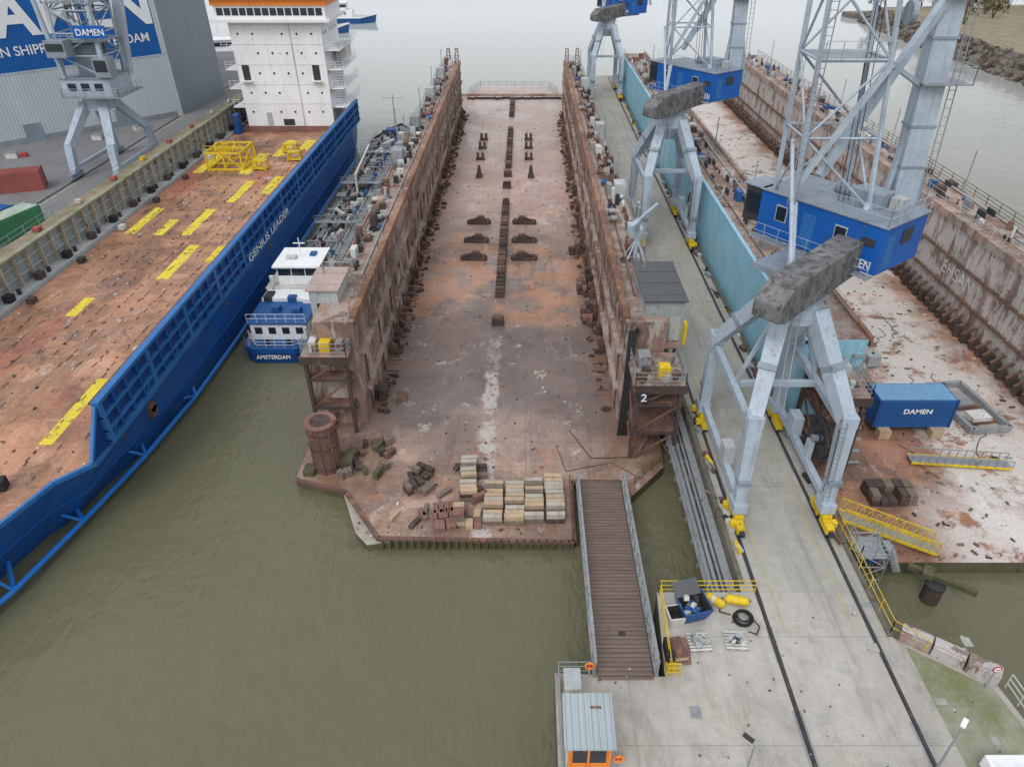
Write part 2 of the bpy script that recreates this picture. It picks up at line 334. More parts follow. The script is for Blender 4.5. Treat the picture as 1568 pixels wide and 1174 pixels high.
# ---------------------------------------------------------------- quay / pier
q=MB('quay')
q.prism([(1.5,-30),(60,-30),(60,14),(26,15.5),(24.6,18),(24.1,21.1),(20.0,23.9),(20.0,27.0),(7.6,27.0),(7.2,21.6),(1.5,21.8)],-4,3,'quay','quaywall'); q.build(bevel=.06)
p=MB('pier'); p.prism([(12.5,27.002),(20,27.002),(20,175),(12.5,175)],-4,2.998,'quay2','quaywall'); p.build()
s=MB('mossy_ground'); s.add([(20.4,-30,3.006),(59,-30,3.006),(59,13.5,3.006),(25.6,15.2,3.006),(24.3,18,3.006),(23.8,20.9,3.006),(20.4,23.4,3.006)],[tuple(range(7))],'quaymoss'); s.build()
rr=MB('crane_rails')
for X in (13.4,18.95):
    rr.quad(X-.12,X+.12,-10,174,3.008,'dark'); rr.bx(X-.035,X+.035,-10,174,3.008,3.04,'rustdark')
    y=-10
    while y<170: d=U(2,9); rr.quad(X-.12-U(.02,.14),X+.12+U(.0,.1),y,y+d*.6,3.004,'grey'); y+=d
rr.build()
yl=MB('yellow_safety_lines')
for X in (14.25,18.05): yl.quad(X-.05,X+.05,24.5,172,3.012,'yline2')
yl.build()
kb=MB('quay_kerb')
kb.bx(12.5,12.8,27.6,174,3.0,3.14,'quaywall'); kb.bx(19.7,20,24,174,3.0,3.14,'quaywall'); kb.bx(1.5,1.8,-30,21.5,3.0,3.15,'quay'); kb.build(bevel=.02)
bo=MB('bollard')
for y in range(34,170,9):
    for x in (12.95,19.55):
        bo.tube((x,y,3),(x,y,3.45),.12,'yellow' if (y//9)%3==0 else 'dark',8); bo.tube((x,y,3.4),(x,y,3.52),.18,'dark',8)
bo.build()
cl=MB('quay_clutter')
for i in range(170):
    y=30+135*R(); x=random.choice([U(12.9,13.1),U(19.3,19.6),U(12.9,13.2)])
    cl.box((x,y,3.15),(U(.15,.4),U(.2,1.0),U(.15,.4)),random.choice(['grey','grey','whited','rust','dark','greyl','rust','yellow']),U(0,.3))
for i in range(46):
    x,y=U(7.8,24),U(8,26); cl.quad(x,x+U(.2,.7),y,y+U(.2,.7),3.014+i*.0004,random.choice(['grey','quay2','quay2','quay2']))
for i in range(160):
    x,y=U(2,24),U(8,26); s_=U(.02,.07); cl.box((x,y,3.0+s_/2),(s_*U(1,3),s_,s_),random.choice(['dark','wood','rust','whited']),U(0,3))
cl.build()
pc=MB('service_pipes')
for i,X in enumerate((10.9,11.2,11.5,11.85,12.15)):
    pc.tube((X,27.3,2.0),(X,57,2.0),.11 if i%2 else .14,'galv',8)
for y in range(28,57,2): pc.bx(10.7,12.48,y,y+.15,1.6,1.82,'grey'); pc.beam((10.75,y,1.7),(10.75,y,3.0),.06,.06,'grey')
pc.bx(11.95,12.45,27.3,57,2.3,2.36,'grey')
pc.beam((10.75,27.5,3.0),(10.75,57,3.0),.06,.06,'galv'); pc.beam((10.75,27.5,2.5),(10.75,57,2.5),.05,.05,'galv'); pc.build()

rp=empty('gangway_ramp')
b=MB('ramp_deck'); b.add([(3.7,21.4,3.06),(6.6,21.4,3.06),(6.9,38.6,1.05),(3.9,38.6,1.05)],[(0,1,2,3)],'plank'); b.beam((3.8,21.4,2.8),(4.0,38.6,.8),.2,.35,'dark'); b.beam((6.5,21.4,2.8),(6.8,38.6,.8),.2,.35,'dark')
b.beam((5.2,21.4,2.85),(5.4,38.6,.84),2.4,.2,'rustdark'); b.box((5.3,24.4,2.74),(.35,.25,.1),'dark'); b.build(rp)
b=MB('ramp_side_girders')
for x0,x1 in((3.55,3.75),(6.75,7.05)):
    a=Vector((x0,21.6,3.05)); c=Vector((x1,38.4,1.05)); up=Vector((0,0,1.15))
    b.beam(a+up,c+up,.16,.16,'grey'); b.beam(a,c,.2,.22,'grey'); b.beam(a+up*.5,c+up*.5,.06,.1,'greyl')
    for i in range(15):
        u=a.lerp(c,i/14); b.beam(u,u+up,.1,.1,'grey')
        if i<14: v=a.lerp(c,(i+1)/14); b.beam(u if i%2 else u+up,v+up if i%2 else v,.07,.07,'greyl')
b.build(rp)

kd=empty('quay_kiosk')
b=MB('walls'); b.bx(1.9,3.8,16.7,18.9,3.0,5.3,'orange'); b.bx(2.1,3.6,16.66,16.7,4.0,5.0,'glass'); b.bx(3.8,3.83,17.0,17.9,3.1,5.0,'glass')
for X in(1.95,2.8,3.75): b.bx(X-.05,X+.05,16.6,16.66,3,5.2,'orange')
b.bx(1.8,1.9,16.7,18.9,3,5.3,'whited'); b.build(kd,bevel=.02)
b=MB('roof'); b.box((2.85,17.8,5.42),(2.3,2.6,.08),'kioskroof',0,.05)
for k in range(12): b.box((1.78+k*.195,17.8,5.48),(.07,2.6,.05),'kioskroof',0,.05)
b.box((3.2,18.4,5.53),(.5,.1,.04),'rust'); b.build(kd)
b=MB('steel_railing'); b.rail([(1.65,15,3),(1.65,21.7,3),(3.3,21.7,3)],'galv',1.1,1.2,.025); b.build()
b=MB('white_cabinet'); b.bx(1.95,2.7,20.2,21.3,3,4.1,'whited'); b.bx(1.9,2.75,20.15,21.35,4.1,4.16,'greyl'); b.bx(2.05,2.6,20.16,20.2,3.2,3.9,'grey'); b.build(bevel=.02)
for (x,y) in((3.25,21.6),(4.2,16.9)):
    b=MB('lifebuoy_post'); b.tube((x,y,3),(x,y,4.2),.03,'whited'); b.ring((x,y-.06,4.0),.22,.055,'orange',16,'y'); b.box((x,y,4.0),(.34,.04,.34),'red'); b.build()
b=MB('yellow_railing'); b.rail([(7.45,21.7,3),(7.7,26.9,3),(13.2,26.9,3)],'yellow',1.1,1.4,.022,3); b.rail([(7.3,21.6,3),(7.9,21.6,3)],'yellow',1.1,.6,.03,3); b.build()
b=MB('yellow_railing'); b.rail([(19.9,33,3),(19.9,24.2,3),(21.2,23.0,3)],'yellow',1.1,1.5,.02,2); b.build()
b=MB('steel_railing'); b.rail([(24.4,21,3),(24.6,18,3),(26,15.6,3)],'whited',1.1,1.2,.025,3); b.build()
sk=MB('blue_waste_skip')
def skip(mb,cx,cy,z,w0,w1,d0,d1,h,m,rz=0):
    ro=Matrix.Rotation(rz,3,'Z'); T=lambda x,y,zz: tuple(Vector((cx,cy,z))+ro@Vector((x,y,zz)))
    sg=((-1,-1),(1,-1),(1,1),(-1,1))
    o=[T(a*w0/2,c*d0/2,0) for a,c in sg]+[T(a*w1/2,c*d1/2,h) for a,c in sg]
    i=[T(a*(w1/2-.07),c*(d1/2-.07),h) for a,c in sg]+[T(a*(w0/2-.05),c*(d0/2-.05),.12) for a,c in sg]
    mb.add(o,[(0,1,5,4),(1,2,6,5),(2,3,7,6),(3,0,4,7),(3,2,1,0)],m)
    mb.add(o[4:]+i,[(0,1,5,4),(1,2,6,5),(2,3,7,6),(3,0,4,7)],m); mb.add(i,[(1,0,4,5),(2,1,5,6),(3,2,6,7),(0,3,7,4),(4,7,6,5)],'dark')
skip(sk,9.3,25.4,3.1,1.2,1.7,1.0,1.5,1.0,'contblue',.25); sk.box((9.0,26.3,4.25),(1.5,.9,.05),'roofdark',.25,.5)
for i in range(16): sk.box((9.3+U(-.4,.4),25.4+U(-.4,.4),3.75+U(-.2,.3)),(U(.2,.5),U(.1,.4),U(.1,.3)),random.choice(['whited','dark','contblue','woodpale']),U(0,3),U(-.5,.5))
sk.build()
b=MB('white_tub'); skip(b,8.25,25.0,3.0,.7,.9,.8,1.0,.8,'whited',.15); b.build()
def caps(mb,p,q,r,m):
    p=Vector(p);q=Vector(q);d=(q-p).normalized(); mb.tube(p,q,r,m,14); mb.tube(p-d*r*.6,p,r*.5,m,14,r); mb.tube(q,q+d*r*.6,r,m,14,r*.5)
b=MB('yellow_fender_buoy'); caps(b,(10.4,26.5,3.3),(11.1,25.9,3.3),.24,'yellow'); b.tube((10.6,26.3,3.3),(10.75,26.2,3.3),.26,'whited',14); b.build()
b=MB('yellow_fender_buoy'); caps(b,(11.5,26.3,3.3),(12.5,26.1,3.3),.26,'yellow'); b.tube((12.6,26.1,3.35),(12.75,26.1,3.35),.06,'dark'); b.build()
b=MB('hose_coil')
for k in range(6): b.ring((12.1+U(-.06,.06),25.1+U(-.06,.06),3.06+.06*k),.52-.02*k+U(-.07,.07),.045,'rubber',22)
b.path([(12.6,25.2,3.06),(12.9,24.6,3.06),(12.6,24.1,3.06),(12.2,24.3,3.06)],.035,'rubber'); b.path([(11.3,26.6,3.06),(10.9,25.6,3.06),(11.5,25.4,3.06)],.035,'rubber'); b.build()
def pallet(x,y,z=3.0,rz=0,load=None,name='timber_pallet'):
    b=MB(name)
    for k in range(6): b.box((0,-.5+k*.2,.14),(1.2,.13,.03),'woodpale' if load is None else 'whited')
    for k in(-.5,0,.5): b.box((k,0,.07),(.1,1.1,.1),'wood')
    if load:
        for i in range(14): b.box((U(-.4,.4),U(-.35,.35),.22+U(0,.1)),(U(.1,.35),U(.1,.3),U(.08,.2)),random.choice(load),U(0,3))
    b.build(None,(x,y,z),rz)
pallet(9.35,23.6,3,.05,['whited','greyl','galv'],'loaded_pallet'); pallet(11.35,23.7,3,-.05,['whited','greyl','dark'],'loaded_pallet')
b=MB('rusty_plate_stack')
for i in range(6): b.box((8.2+U(-.2,.2),23.1+U(-.3,.3),3.05+i*.06),(.7,1.2,.05),random.choice(['rustred','woodpale','rust']),U(-.4,.4))
b.build()
b=MB('mooring_hook'); b.tube((7.55,22.4,3),(7.55,22.4,3.8),.25,'rubber',12); b.box((7.5,23.0,3.4),(.3,.9,.7),'rubber'); b.box((7.55,22.1,3.15),(.5,.5,.3),'yellow'); b.build()
def lamp(x,y,h,m,z=3.0,name='lamp_post',dx=.6,dy=-.3):
    b=MB(name); b.tube((x,y,z),(x,y,z+h),.06,'galv',8,.04); b.tube((x,y,z),(x,y,z+.35),.12,'grey'); b.tube((x,y,z+h),(x+dx*.6,y+dy*.6,z+h+.1),.03,'galv')
    b.box((x+dx*.8,y+dy*.8,z+h+.12),(.5,.2,.09),m,math.atan2(dy,dx)); b.box((x+dx*.8,y+dy*.8,z+h+.06),(.4,.16,.04),'glass',math.atan2(dy,dx)); b.build()
lamp(18.6,16.6,3.8,'white',dx=.3,dy=.3); lamp(9.9,16.4,3.0,'dark',dx=-.3,dy=.3)
b=MB('prohibition_sign'); b.tube((23.4,21.0,3),(23.4,21.0,4.7),.035,'galv'); b.tube((23.4,20.96,4.6),(23.4,20.93,4.6),.24,'red',20); b.tube((23.4,20.929,4.6),(23.4,20.92,4.6),.17,'white',20); b.box((23.4,20.915,4.6),(.24,.006,.05),'dark'); b.build()
b=MB('round_fender_base'); b.tube((18.3,15.8,3.0),(18.3,15.8,3.25),.3,'whited',14); b.tube((18.9,15.6,3.0),(18.9,15.6,3.3),.28,'grey',14); b.build()
b=MB('white_van')
b.bx(20.6,22.6,12.0,15.6,3.5,5.0,'white'); b.bx(20.7,22.5,15.6,16.9,3.5,4.3,'white')
b.add([(20.7,15.6,4.3),(22.5,15.6,4.3),(22.5,15.6,4.98),(20.7,15.6,4.98),(20.7,16.3,4.3),(22.5,16.3,4.3)],[(3,2,5,4),(0,3,4),(1,5,2)],'glass')
for X in(20.6,22.6):
    for Y in(12.8,16.0): b.tube((X-.1,Y,3.35),(X+.1,Y,3.35),.34,'rubber',14)
b.build(bevel=.06)
b=MB('rusty_fender_beam')
a=Vector((20.3,24.1,3.35)); c=Vector((24.3,21.35,3.35)); d=(c-a)/3
for k in range(3):
    u=a+d*k+d*.02; v=a+d*(k+1)-d*.04; b.beam(u,v,.8,.75,random.choice(['rusttop','rustwall3'])); b.beam(u+Vector((0,0,.42)),v+Vector((0,0,.42)),.5,.06,'rustwall3')
b.build(bevel=.04)
b=MB('mooring_pile'); b.tube((25.2,28.9,-3),(25.2,28.9,1.3),.55,'rustdark',18); b.tube((25.2,28.9,1.3),(25.2,28.9,1.45),.6,'dark',18); b.beam((24.0,30.2,1.65),(27.2,28.0,1.65),.35,.35,'slime'); b.box((24.9,29.5,1.8),(.6,.9,.35),'slime',-.6); b.build()

# ---------------------------------------------------------------- floating dry dock (centre)
dk=empty('floating_dry_dock')
W2=10.2
b=MB('pontoon_floor')
poly=[(-17,39.2),(-16.4,38.9),(-13,37.8),(-9.9,33.3),(3.25,33.0),(3.35,38.9),(7.0,38.9),(7.5,37.2),(10.4,40.5),(10.8,45.9),(10.8,165),(-16,165),(-16,46),(-17,45.9)]
b.prism(poly,-3,.8,'deck2','slime'); b.build(dk)
b=MB('lower_apron'); b.prism([(-13.4,38.2),(-11.6,34.0),(-10.6,32.9),(-9.0,33.2),(-9.9,34.5),(-12.2,37.9)],-2,.55,'conc','slime'); b.build(dk)
b=MB('edge_fender_strip')
for a_,c_ in zip(poly[:7],poly[1:8]): b.beam((*a_,.74),(*c_,.74),.3,.22,'rust')
for i in range(26): x=-9.6+i*.5; b.box((x,32.98,.5),(.12,.14,.7),'slime')
b.build(dk)
b=MB('side_walls')
for (xi,xo,sg) in((-12.9,-16.0,1),(7.5,10.6,-1)):
    x0,x1=min(xi,xo),max(xi,xo)
    b.bx(x0,x1,46,150,.81,W2,'rustwall'); b.quad(x0,x1,46,150,W2+.006,'rusttop')
    b.bx(min(xi,xi-sg*.35),max(xi,xi-sg*.35),46.5,150,W2+.01,W2+.24,'rustrail')
    b.bx(min(xi+sg*.14,xi+sg*.01),max(xi+sg*.14,xi+sg*.01),46.4,150,W2-.5,W2+.26,'rustrail')
    for z in (3.4,6.8): b.bx(min(xi,xi+sg*.4),max(xi,xi+sg*.4),47,149,z,z+.2,'rusttop')
    for y in range(48,150,3):
        b.bx(min(xi,xi+sg*.12),max(xi,xi+sg*.12),y,y+.14,.82,6.8,'rustwall' if y%2 else 'rust')
    for y in range(60,150,14):
        for dx in(0,.5): b.beam((xi+sg*.4,y+dx,1),(xi+sg*.4,y+dx,W2),.05,.05,'rustrail')
        for k in range(24): b.beam((xi+sg*.4,y,1+k*.38),(xi+sg*.4,y+.5,1+k*.38),.035,.035,'rustrail')
    b.tube((xi+sg*.3,50,8.6),(xi+sg*.3,148,8.6),.08,'rust',6)
    for i in range(60):
        y=U(48,148); z=U(1.2,9.4); b.bx(min(xi,xi+sg*.05),max(xi,xi+sg*.05)+.001,y,y+U(.4,2.2),z,z+U(.3,1.4),random.choice(['rustwall3','rusttop','rust','rustwall3','rustdark']))
b.build(dk)
b=MB('wall_foot_blocks')
for (xi,sg) in((-12.9,1),(7.5,-1)):
    for k in range(58):
        y=57+k*1.6
        if R()<.25: continue
        h=U(.5,1.1); b.box((xi+sg*U(.3,.5),y,.82+h/2),(U(.35,.6),U(.4,.8),h),random.choice(['rustdark','rust','rustdark']),U(-.1,.1))
        if R()<.6: b.beam((xi+sg*.1,y,2.0),(xi+sg*.8,y,1.2),.18,.18,'rust')
    for k in range(150):
        y=50+k*.62
        if R()<.8: b.box((xi+sg*U(.6,.9),y,.84),(.7+R()*.6,.13,.08),random.choice(['rustrail','rust']))
b.build(dk)
b=MB('wall_top_railings')
for x,m in((-15.9,'galv'),(10.5,'galv')): b.rail([(x,54,W2),(x,149.8,W2)],m,1.1,2.0,.022,3)
for x in(-13.15,7.75): b.rail([(x,46.6,W2+.24),(x,149.8,W2+.24)],'rust',.9,3.0,.02,1)
for xx in((-15.8,-13.6),(8.2,10.4)): b.rail([(xx[0],149.8,W2),(xx[1],149.8,W2)],'rust',1.1,1,.03)
b.build(dk)
b=MB('wall_top_equipment')
eqm=['grey','greyl','rust','whited','rustdark','rusttop','contblue','galv','rustred','dark','grey','rust']
for (xa,xb) in((-15.7,-13.9),(8.5,10.3)):
    y=55
    while y<148:
        y+=U(.3,1.4); x=U(xa,xb); r=R()
        if r<.4: h=U(.2,1.3); b.box((x,y,W2+h/2),(U(.2,.8),U(.3,1.3),h),random.choice(eqm),U(-.1,.1))
        elif r<.55: b.tube((x,y,W2),(x,y,W2+U(.4,1.2)),U(.08,.25),random.choice(eqm),10)
        elif r<.7:
            for k in(-.35,.35): b.tube((x,y+k,W2),(x,y+k,W2+.5),.14,'dark',10); b.tube((x,y+k,W2+.45),(x,y+k,W2+.55),.2,'dark',10)
        elif r<.8: b.ring((x,y,W2+.1),.4,.06,random.choice(['rubber','contblue','rustred']),16); b.ring((x,y,W2+.22),.36,.05,'rubber',16)
        else: b.tube((x-.3,y,W2+.4),(x+.3,y,W2+.4),.26,random.choice(eqm),12); b.box((x,y,W2+.15),(.7,.7,.28),'rustdark')
    for xo in(0,.22): b.tube((xa+.1+xo,50,W2+.18),(xa+.1+xo,149,W2+.18),.06,'rusttop' if xo else 'rust',6)
b.tube((10.2,54,W2+.2),(10.2,110,W2+.2),.09,'greyl',8); b.tube((-13.7,54,W2+.15),(-13.7,130,W2+.15),.07,'greyl',8)
for y in(84,100,118,134): b.bx(-15.9,-14.6,y,y+2,W2,W2+1.7,random.choice(['grey','greyl']))
for y in(60,72,96,125): b.bx(9.3,10.5,y,y+1.8,W2,W2+1.7,'greyl')
for y in(62,78,94,110,126,142):
    for x in(-15.7,10.2): b.tube((x,y,W2),(x,y,W2+3.4),.05,'galv'); b.box((x,y,W2+3.4),(.3,.4,.12),'greyl')
for i in range(34):
    xa=random.choice([-15.2,8.8]); y=U(55,145); b.path([(xa+U(-.5,1.2),y+k*U(.5,1.5),W2+.06) for k in range(5)],.04,random.choice(['rubber','contblue','rustred','whited']))
b.build(dk)
b=MB('small_deck_crane'); b.tube((9.6,57.5,W2),(9.6,57.5,W2+3.6),.2,'crane',10); b.beam((9.6,57.5,W2+3.4),(11.6,60.2,W2+3.9),.22,.25,'crane'); b.beam((9.6,57.5,W2+3.3),(8.8,56.3,W2+3.2),.5,.5,'crane')
for k in(-.8,.8): b.tube((9.6+k,56.8,W2),(9.6,57.5,W2+1.8),.08,'crane'); b.tube((9.6+k,58.2,W2),(9.6,57.5,W2+1.8),.08,'crane')
b.build(dk)
b=MB('far_end_posts')
for x in(-15,-13.4,8,10): b.lattice((x,149,W2),(x,149,W2+2.6),.8,.5,2,.05,.04,'rust')
b.bx(-16,10.8,164.2,165,.8,1.2,'rusttop')
b.prism([(-12.9,165.01),(7.5,165.01),(5.5,173),(-10.5,173)],-2,1.1,'deck2','rustdark')
for k in range(40): b.box((-12.4+k*.51,161.5+U(-.5,.5),.95),(.7,.6,.35),'rubber',U(-.3,.3))
b.rail([(-12.6,165.3,1.1),(-10.4,172.8,1.1),(5.4,172.8,1.1),(7.2,165.3,1.1)],'galv',1.1,2,.035)
b.build(dk)
def tower(x0,x1,y0,y1,zt):
    b=MB('end_tower')
    for x in(x0,x1):
        for y in(y0,y1): b.beam((x,y,.8),(x,y,zt),.28,.28,'rustdark')
    for z in(3.2,5.8):
        for x in(x0,x1): b.beam((x,y0,z),(x,y1,z),.18,.2,'rustdark')
        b.beam((x0,y0,z),(x1,y0,z),.18,.2,'rustdark'); b.beam((x0,y1,z),(x1,y1,z),.18,.2,'rustdark')
        b.quad(x0,x1,y0,y1,z+.12,'rust')
    for za,zb in((.8,3.2),(3.2,5.8),(5.8,zt)): b.beam((x0,y0,za),(x1,y0,zb),.12,.12,'rust'); b.beam((x0,y0,za),(x0,y1,zb),.12,.12,'rust'); b.beam((x1,y1,za),(x1,y0,zb),.12,.12,'rust')
    b.bx(x0-.3,x1+.3,y0-.3,y1+.3,zt,zt+.25,'rusttop'); b.bx(x0-.35,x1+.35,y0-.36,y0-.3,zt-.4,zt+.28,'rustdark')
    b.rail([(x0-.2,y1,zt+.25),(x0-.2,y0-.2,zt+.25),(x1+.2,y0-.2,zt+.25),(x1+.2,y1,zt+.25)],'grey',1.1,1.2,.025,3)
    b.beam((x0+.2,y0,.8),(x1-.2,y1,3.2),.6,.1,'rust')
    for i in range(10): h=U(.2,.8); b.box((U(x0+.2,x1-.2),U(y0+.2,y1-.2),zt+.25+h/2),(U(.2,.6),U(.2,.6),h),random.choice(eqm),U(0,1))
    return b
b=tower(-16.6,-13.6,44.8,48.0,7.8)
b.bx(-15.5,-14.7,45.1,45.9,8.05,8.9,'yellow'); b.bx(-16.3,-15.8,45.3,46.2,8.05,8.9,'whited'); b.bx(-14.3,-13.8,45.2,46.6,8.05,8.8,'grey'); b.build(dk)
b=tower(8.0,11.2,41.6,45.6,7.4)
b.bx(9.6,10.4,42.2,43.0,7.65,8.6,'yellow'); b.bx(8.3,9.2,43.6,44.8,7.65,8.6,'grey'); b.bx(11.92,12.1,46.0,46.7,8.3,10.0,'yellow')
b.bx(8.1,8.8,41.22,41.25,6.3,7.2,'dark')
for k in range(9): b.path([(7.75+k*.09,45.9,9.5),(7.6+k*.07,44.9,9.7+.08*k),(7.5+k*.05,44.5,6),(7.4+k*.07,44.3,3),(7.3+k*.09,44.2,.95)],.06,'rubber' if k%3 else 'dark')
b.build(dk)
text('2',(8.25,41.2,6.4),(H90,0,0),.9,'white',dk,name='number_marking')
def cabin(name,x0,x1,y0,y1,z0,z1,wall,roof):
    b=MB(name); b.bx(x0,x1,y0,y1,z0,z1,wall); b.box(((x0+x1)/2,(y0+y1)/2,z1+.08),(x1-x0+.4,y1-y0+.4,.16),roof)
    for k in range(3): b.bx(x0-.05,x1+.05,y0+.8+k*2,y0+.9+k*2,z1+.16,z1+.2,roof)
    b.bx(x0+.5,x0+1.3,y0-.04,y0,z0+1.3,z0+2.1,'glass'); b.bx(x1-1.0,x1-.2,y0-.05,y0,z0+.1,z0+2.1,'greyl')
    for k in range(2): b.bx(x0-.04,x0,y0+1+k*2.4,y0+2+k*2.4,z0+1.2,z0+2.1,'glass'); b.bx(x1,x1+.04,y0+1+k*2.4,y0+2+k*2.4,z0+1.2,z0+2.1,'glass')
    b.tube((x0+.6,y1-1,z1),(x0+.6,y1-1,z1+1),.08,'galv'); b.build(dk,bevel=.03)
cabin('control_cabin',9.0,11.9,46.8,53.4,8.1,11.5,'teal','roofdark')
b=MB('cabin_support'); b.bx(10.61,11.9,46.2,54,7.8,8.08,'rusttop')
for y in(46.6,50,53.6): b.beam((11.7,y,7.8),(10.6,y,5.2),.2,.2,'rustdark')
b.bx(-16.9,-16.01,47.6,54,7.8,8.08,'rusttop')
for y in(48,51,53.6): b.beam((-16.8,y,7.8),(-16,y,5.2),.2,.2,'rustdark')
b.build(dk)
cabin('winch_cabin',-16.8,-14.6,49.0,52.8,8.1,11.3,'greyl','roofpink')
b=MB('guide_cylinder'); b.tube((-14.9,40.6,.5),(-14.9,40.6,5.0),1.05,'rust',28); b.tube((-14.9,40.6,5.0),(-14.9,40.6,5.12),1.15,'rustred',28); b.tube((-14.9,40.6,5.12),(-14.9,40.6,5.15),.75,'rustdark',28)
for z in(1.2,3.0,4.3): b.tube((-14.9,40.6,z),(-14.9,40.6,z+.12),1.1,'rustdark',28)
for k in range(8): a=k*math.pi/4; b.beam((-14.9+1.07*math.cos(a),40.6+1.07*math.sin(a),.8),(-14.9+1.07*math.cos(a),40.6+1.07*math.sin(a),5.0),.1,.1,'rust')
b.box((-13.5,40.8,1.2),(1.0,1.2,.8),'slime'); b.box((-16.1,39.9,1.0),(.8,1.0,.6),'slime'); b.build(dk)
kbk=MB('keel_blocks')
def kblock(x,y,h=1.0,w_=1.0,d=.5,rz=0):
    kbk.box((x,y,.8+h*.35),(w_*1.15,d,h*.7),'rustdark',rz+U(-.03,.03)); kbk.box((x+U(-.04,.04),y,.8+h*.85),(w_,d*.75,h*.3),random.choice(['rust','wood','rustdark','rustdark']),rz)
for y0,y1,s_ in((68.3,97.5,.9),(113,136,.9),(146,160,.9)):
    y=y0
    while y<y1: kblock(-2.8,y,U(.7,.9),.85,.42); y+=s_
for y in(103.6,109,62.4): kblock(-2.8,y,1.0,1.1,.8)
kbk.build()
def carriage(x,y,s):
    b=MB('bilge_block_carriage'); b.box((0,0,.25),(3.0,.6,.3),'rustdark'); b.box((0,.9,.2),(2.6,.25,.25),'rustdark')
    for k in(-1,0,1): b.box((k,.45,.15),(.3,1.2,.2),'rust')
    b.box((.25*s,0,.65),(1.2,.5,.5),'rustdark'); b.box((.3*s,0,1.0),(.8,.45,.3),'rust'); b.beam((-1.3*s,0,.4),(.2*s,0,.95),.25,.2,'rustdark'); b.box((1.2*s,.2,.55),(.35,.35,.4),'wood')
    b.tube((-1.4,-.1,.25),(-1.4,.5,.25),.2,'dark',10); b.tube((1.4,-.1,.25),(1.4,.5,.25),.2,'dark',10); b.build(None,(x,y,.8),U(-.03,.03))
for y in(89.3,83.2,77.9): carriage(-6.2,y,1); carriage(-.2,y,-1)
for x in(-7.5,.5):
    for y in(129.3,124,117.6):
        b=MB('bilge_block')
        for d in(-.4,.4): b.box((d,0,.5),(.4,.8,1.0),'rustdark'); b.box((d,0,1.1),(.45,.7,.2),'rust')
        b.box((0,0,.2),(1.4,.6,.35),'rustdark'); b.build(None,(x,y,.8),U(-.1,.1))
    b=MB('bilge_block'); b.box((0,0,.2),(1.0,.9,.35),'rustdark'); b.beam((0,0,.3),(0,0,1.9),.8,.6,'rustdark',.35,.3); b.build(None,(x+.3,108.5,.8))
def pile(name,x,y,nx,ny,nz,sx,sy,sz,mats,rz=0,jit=.06,top=None,z=.8):
    b=MB(name)
    for k in range(nz):
        for i in range(nx):
            for j in range(ny):
                if k==nz-1 and nz>1 and R()<.1: continue
                b.box(((i-(nx-1)/2)*sx*1.08+U(-jit,jit),(j-(ny-1)/2)*sy*1.12+U(-jit,jit),sz*(k+.5)),(sx*U(.93,1),sy*.95,sz*.96),(random.choice(['conc','conc','woodpale','wood']) if top and k==nz-1 else random.choice(mats)),U(-jit,jit)*.6)
    return b.build(None,(x,y,z),rz,bevel=.02)
pile('timber_block_stack',-4.15,38.7,1,9,3,1.2,.4,.35,['wood','rustdark','rustred'],.05,.05,'conc')
pile('concrete_block_stack',-1.5,36.3,2,9,2,1.35,.38,.4,['rustdark','wood','rustdark'],0,.04,'conc')
pile('concrete_block_stack',1.3,36.7,2,10,2,1.35,.38,.45,['rustdark','wood','rustdark'],.01,.04,'conc')
pile('rusty_block_stack',-4.6,35.2,1,3,3,.8,.5,.4,['woodpale','rustred','wood'],.1)
pile('rusty_block_stack',-3.5,37.2,1,3,2,1.1,.4,.4,['rustdark','rustred'],.5)
pile('rusty_block_stack',-3.4,39.8,1,3,1,1.1,.4,.4,['rustdark','wood'],.1)
pile('rusty_block_stack',-7.6,39.6,2,2,2,.7,.4,.4,['rustdark','wood'],-.6)
pile('rusty_block_stack',-8.1,38.0,3,1,2,.4,.9,.4,['wood','rustdark'],.6)
pile('rusty_block_stack',-7.2,37.9,1,2,1,1.1,.4,.5,['wood','rustdark'],.9)
pile('rusty_block_stack',-5.7,35.9,4,1,1,.35,1.1,.4,['rustred','rustdark'],.2)
pile('rusty_block_stack',-5.6,34.8,4,2,1,.35,.9,.4,['rustred'],.2); pile('rusty_block_stack',-3.6,34.9,2,2,1,.5,.8,.4,['rustred','woodpale'],.0)
pile('rusty_block_stack',-12.6,49.5,2,1,2,.7,.9,.55,['rustdark'],0); pile('rusty_block_stack',-10.6,49.2,1,1,2,.8,.9,.6,['rust'],.1)
for i in range(20):
    pile('mossy_concrete_block',-13.0+U(-.7,2.6),41+U(-2.0,3.2),1,1,1,U(.3,.7),U(.4,1.1),U(.3,.7),['slime','rustdark','wood','rust'],U(-.8,.8))
for i in range(10):
    pile('timber_baulk',U(-9.5,-4.5),U(34.5,40.5),1,1,1,U(.25,.4),U(.7,1.3),.28,['wood','rustred','rustdark','woodpale'],U(-.9,.9))
pile('rusty_block_stack',6.1,70,2,3,2,.5,.8,.45,['rustdark','rustred']); pile('rusty_block_stack',6.2,64,2,4,2,.5,.8,.45,['rustdark','rustred']); pile('rusty_block_stack',5.9,80,2,2,2,.6,.8,.45,['rustdark'])
b=MB('dock_floor_debris')
for i in range(650):
    x,y=U(-12,7),33.5+math.pow(R(),1.6)*120; s_=U(.04,.15); b.box((x,y,.8+s_/4),(s_*U(.6,2.5),s_,s_/2),random.choice(['dark','rustdark','rustred','wood','wood','whited']),U(0,3))
for i in range(230):
    x,y=random.choice([U(-12.5,-11.4),U(6,7.3)]),U(47,150); b.box((x,y,.9),(U(.15,.6),U(.15,.6),U(.15,.4)),random.choice(['rustdark','rust','rustdark']),U(0,3))
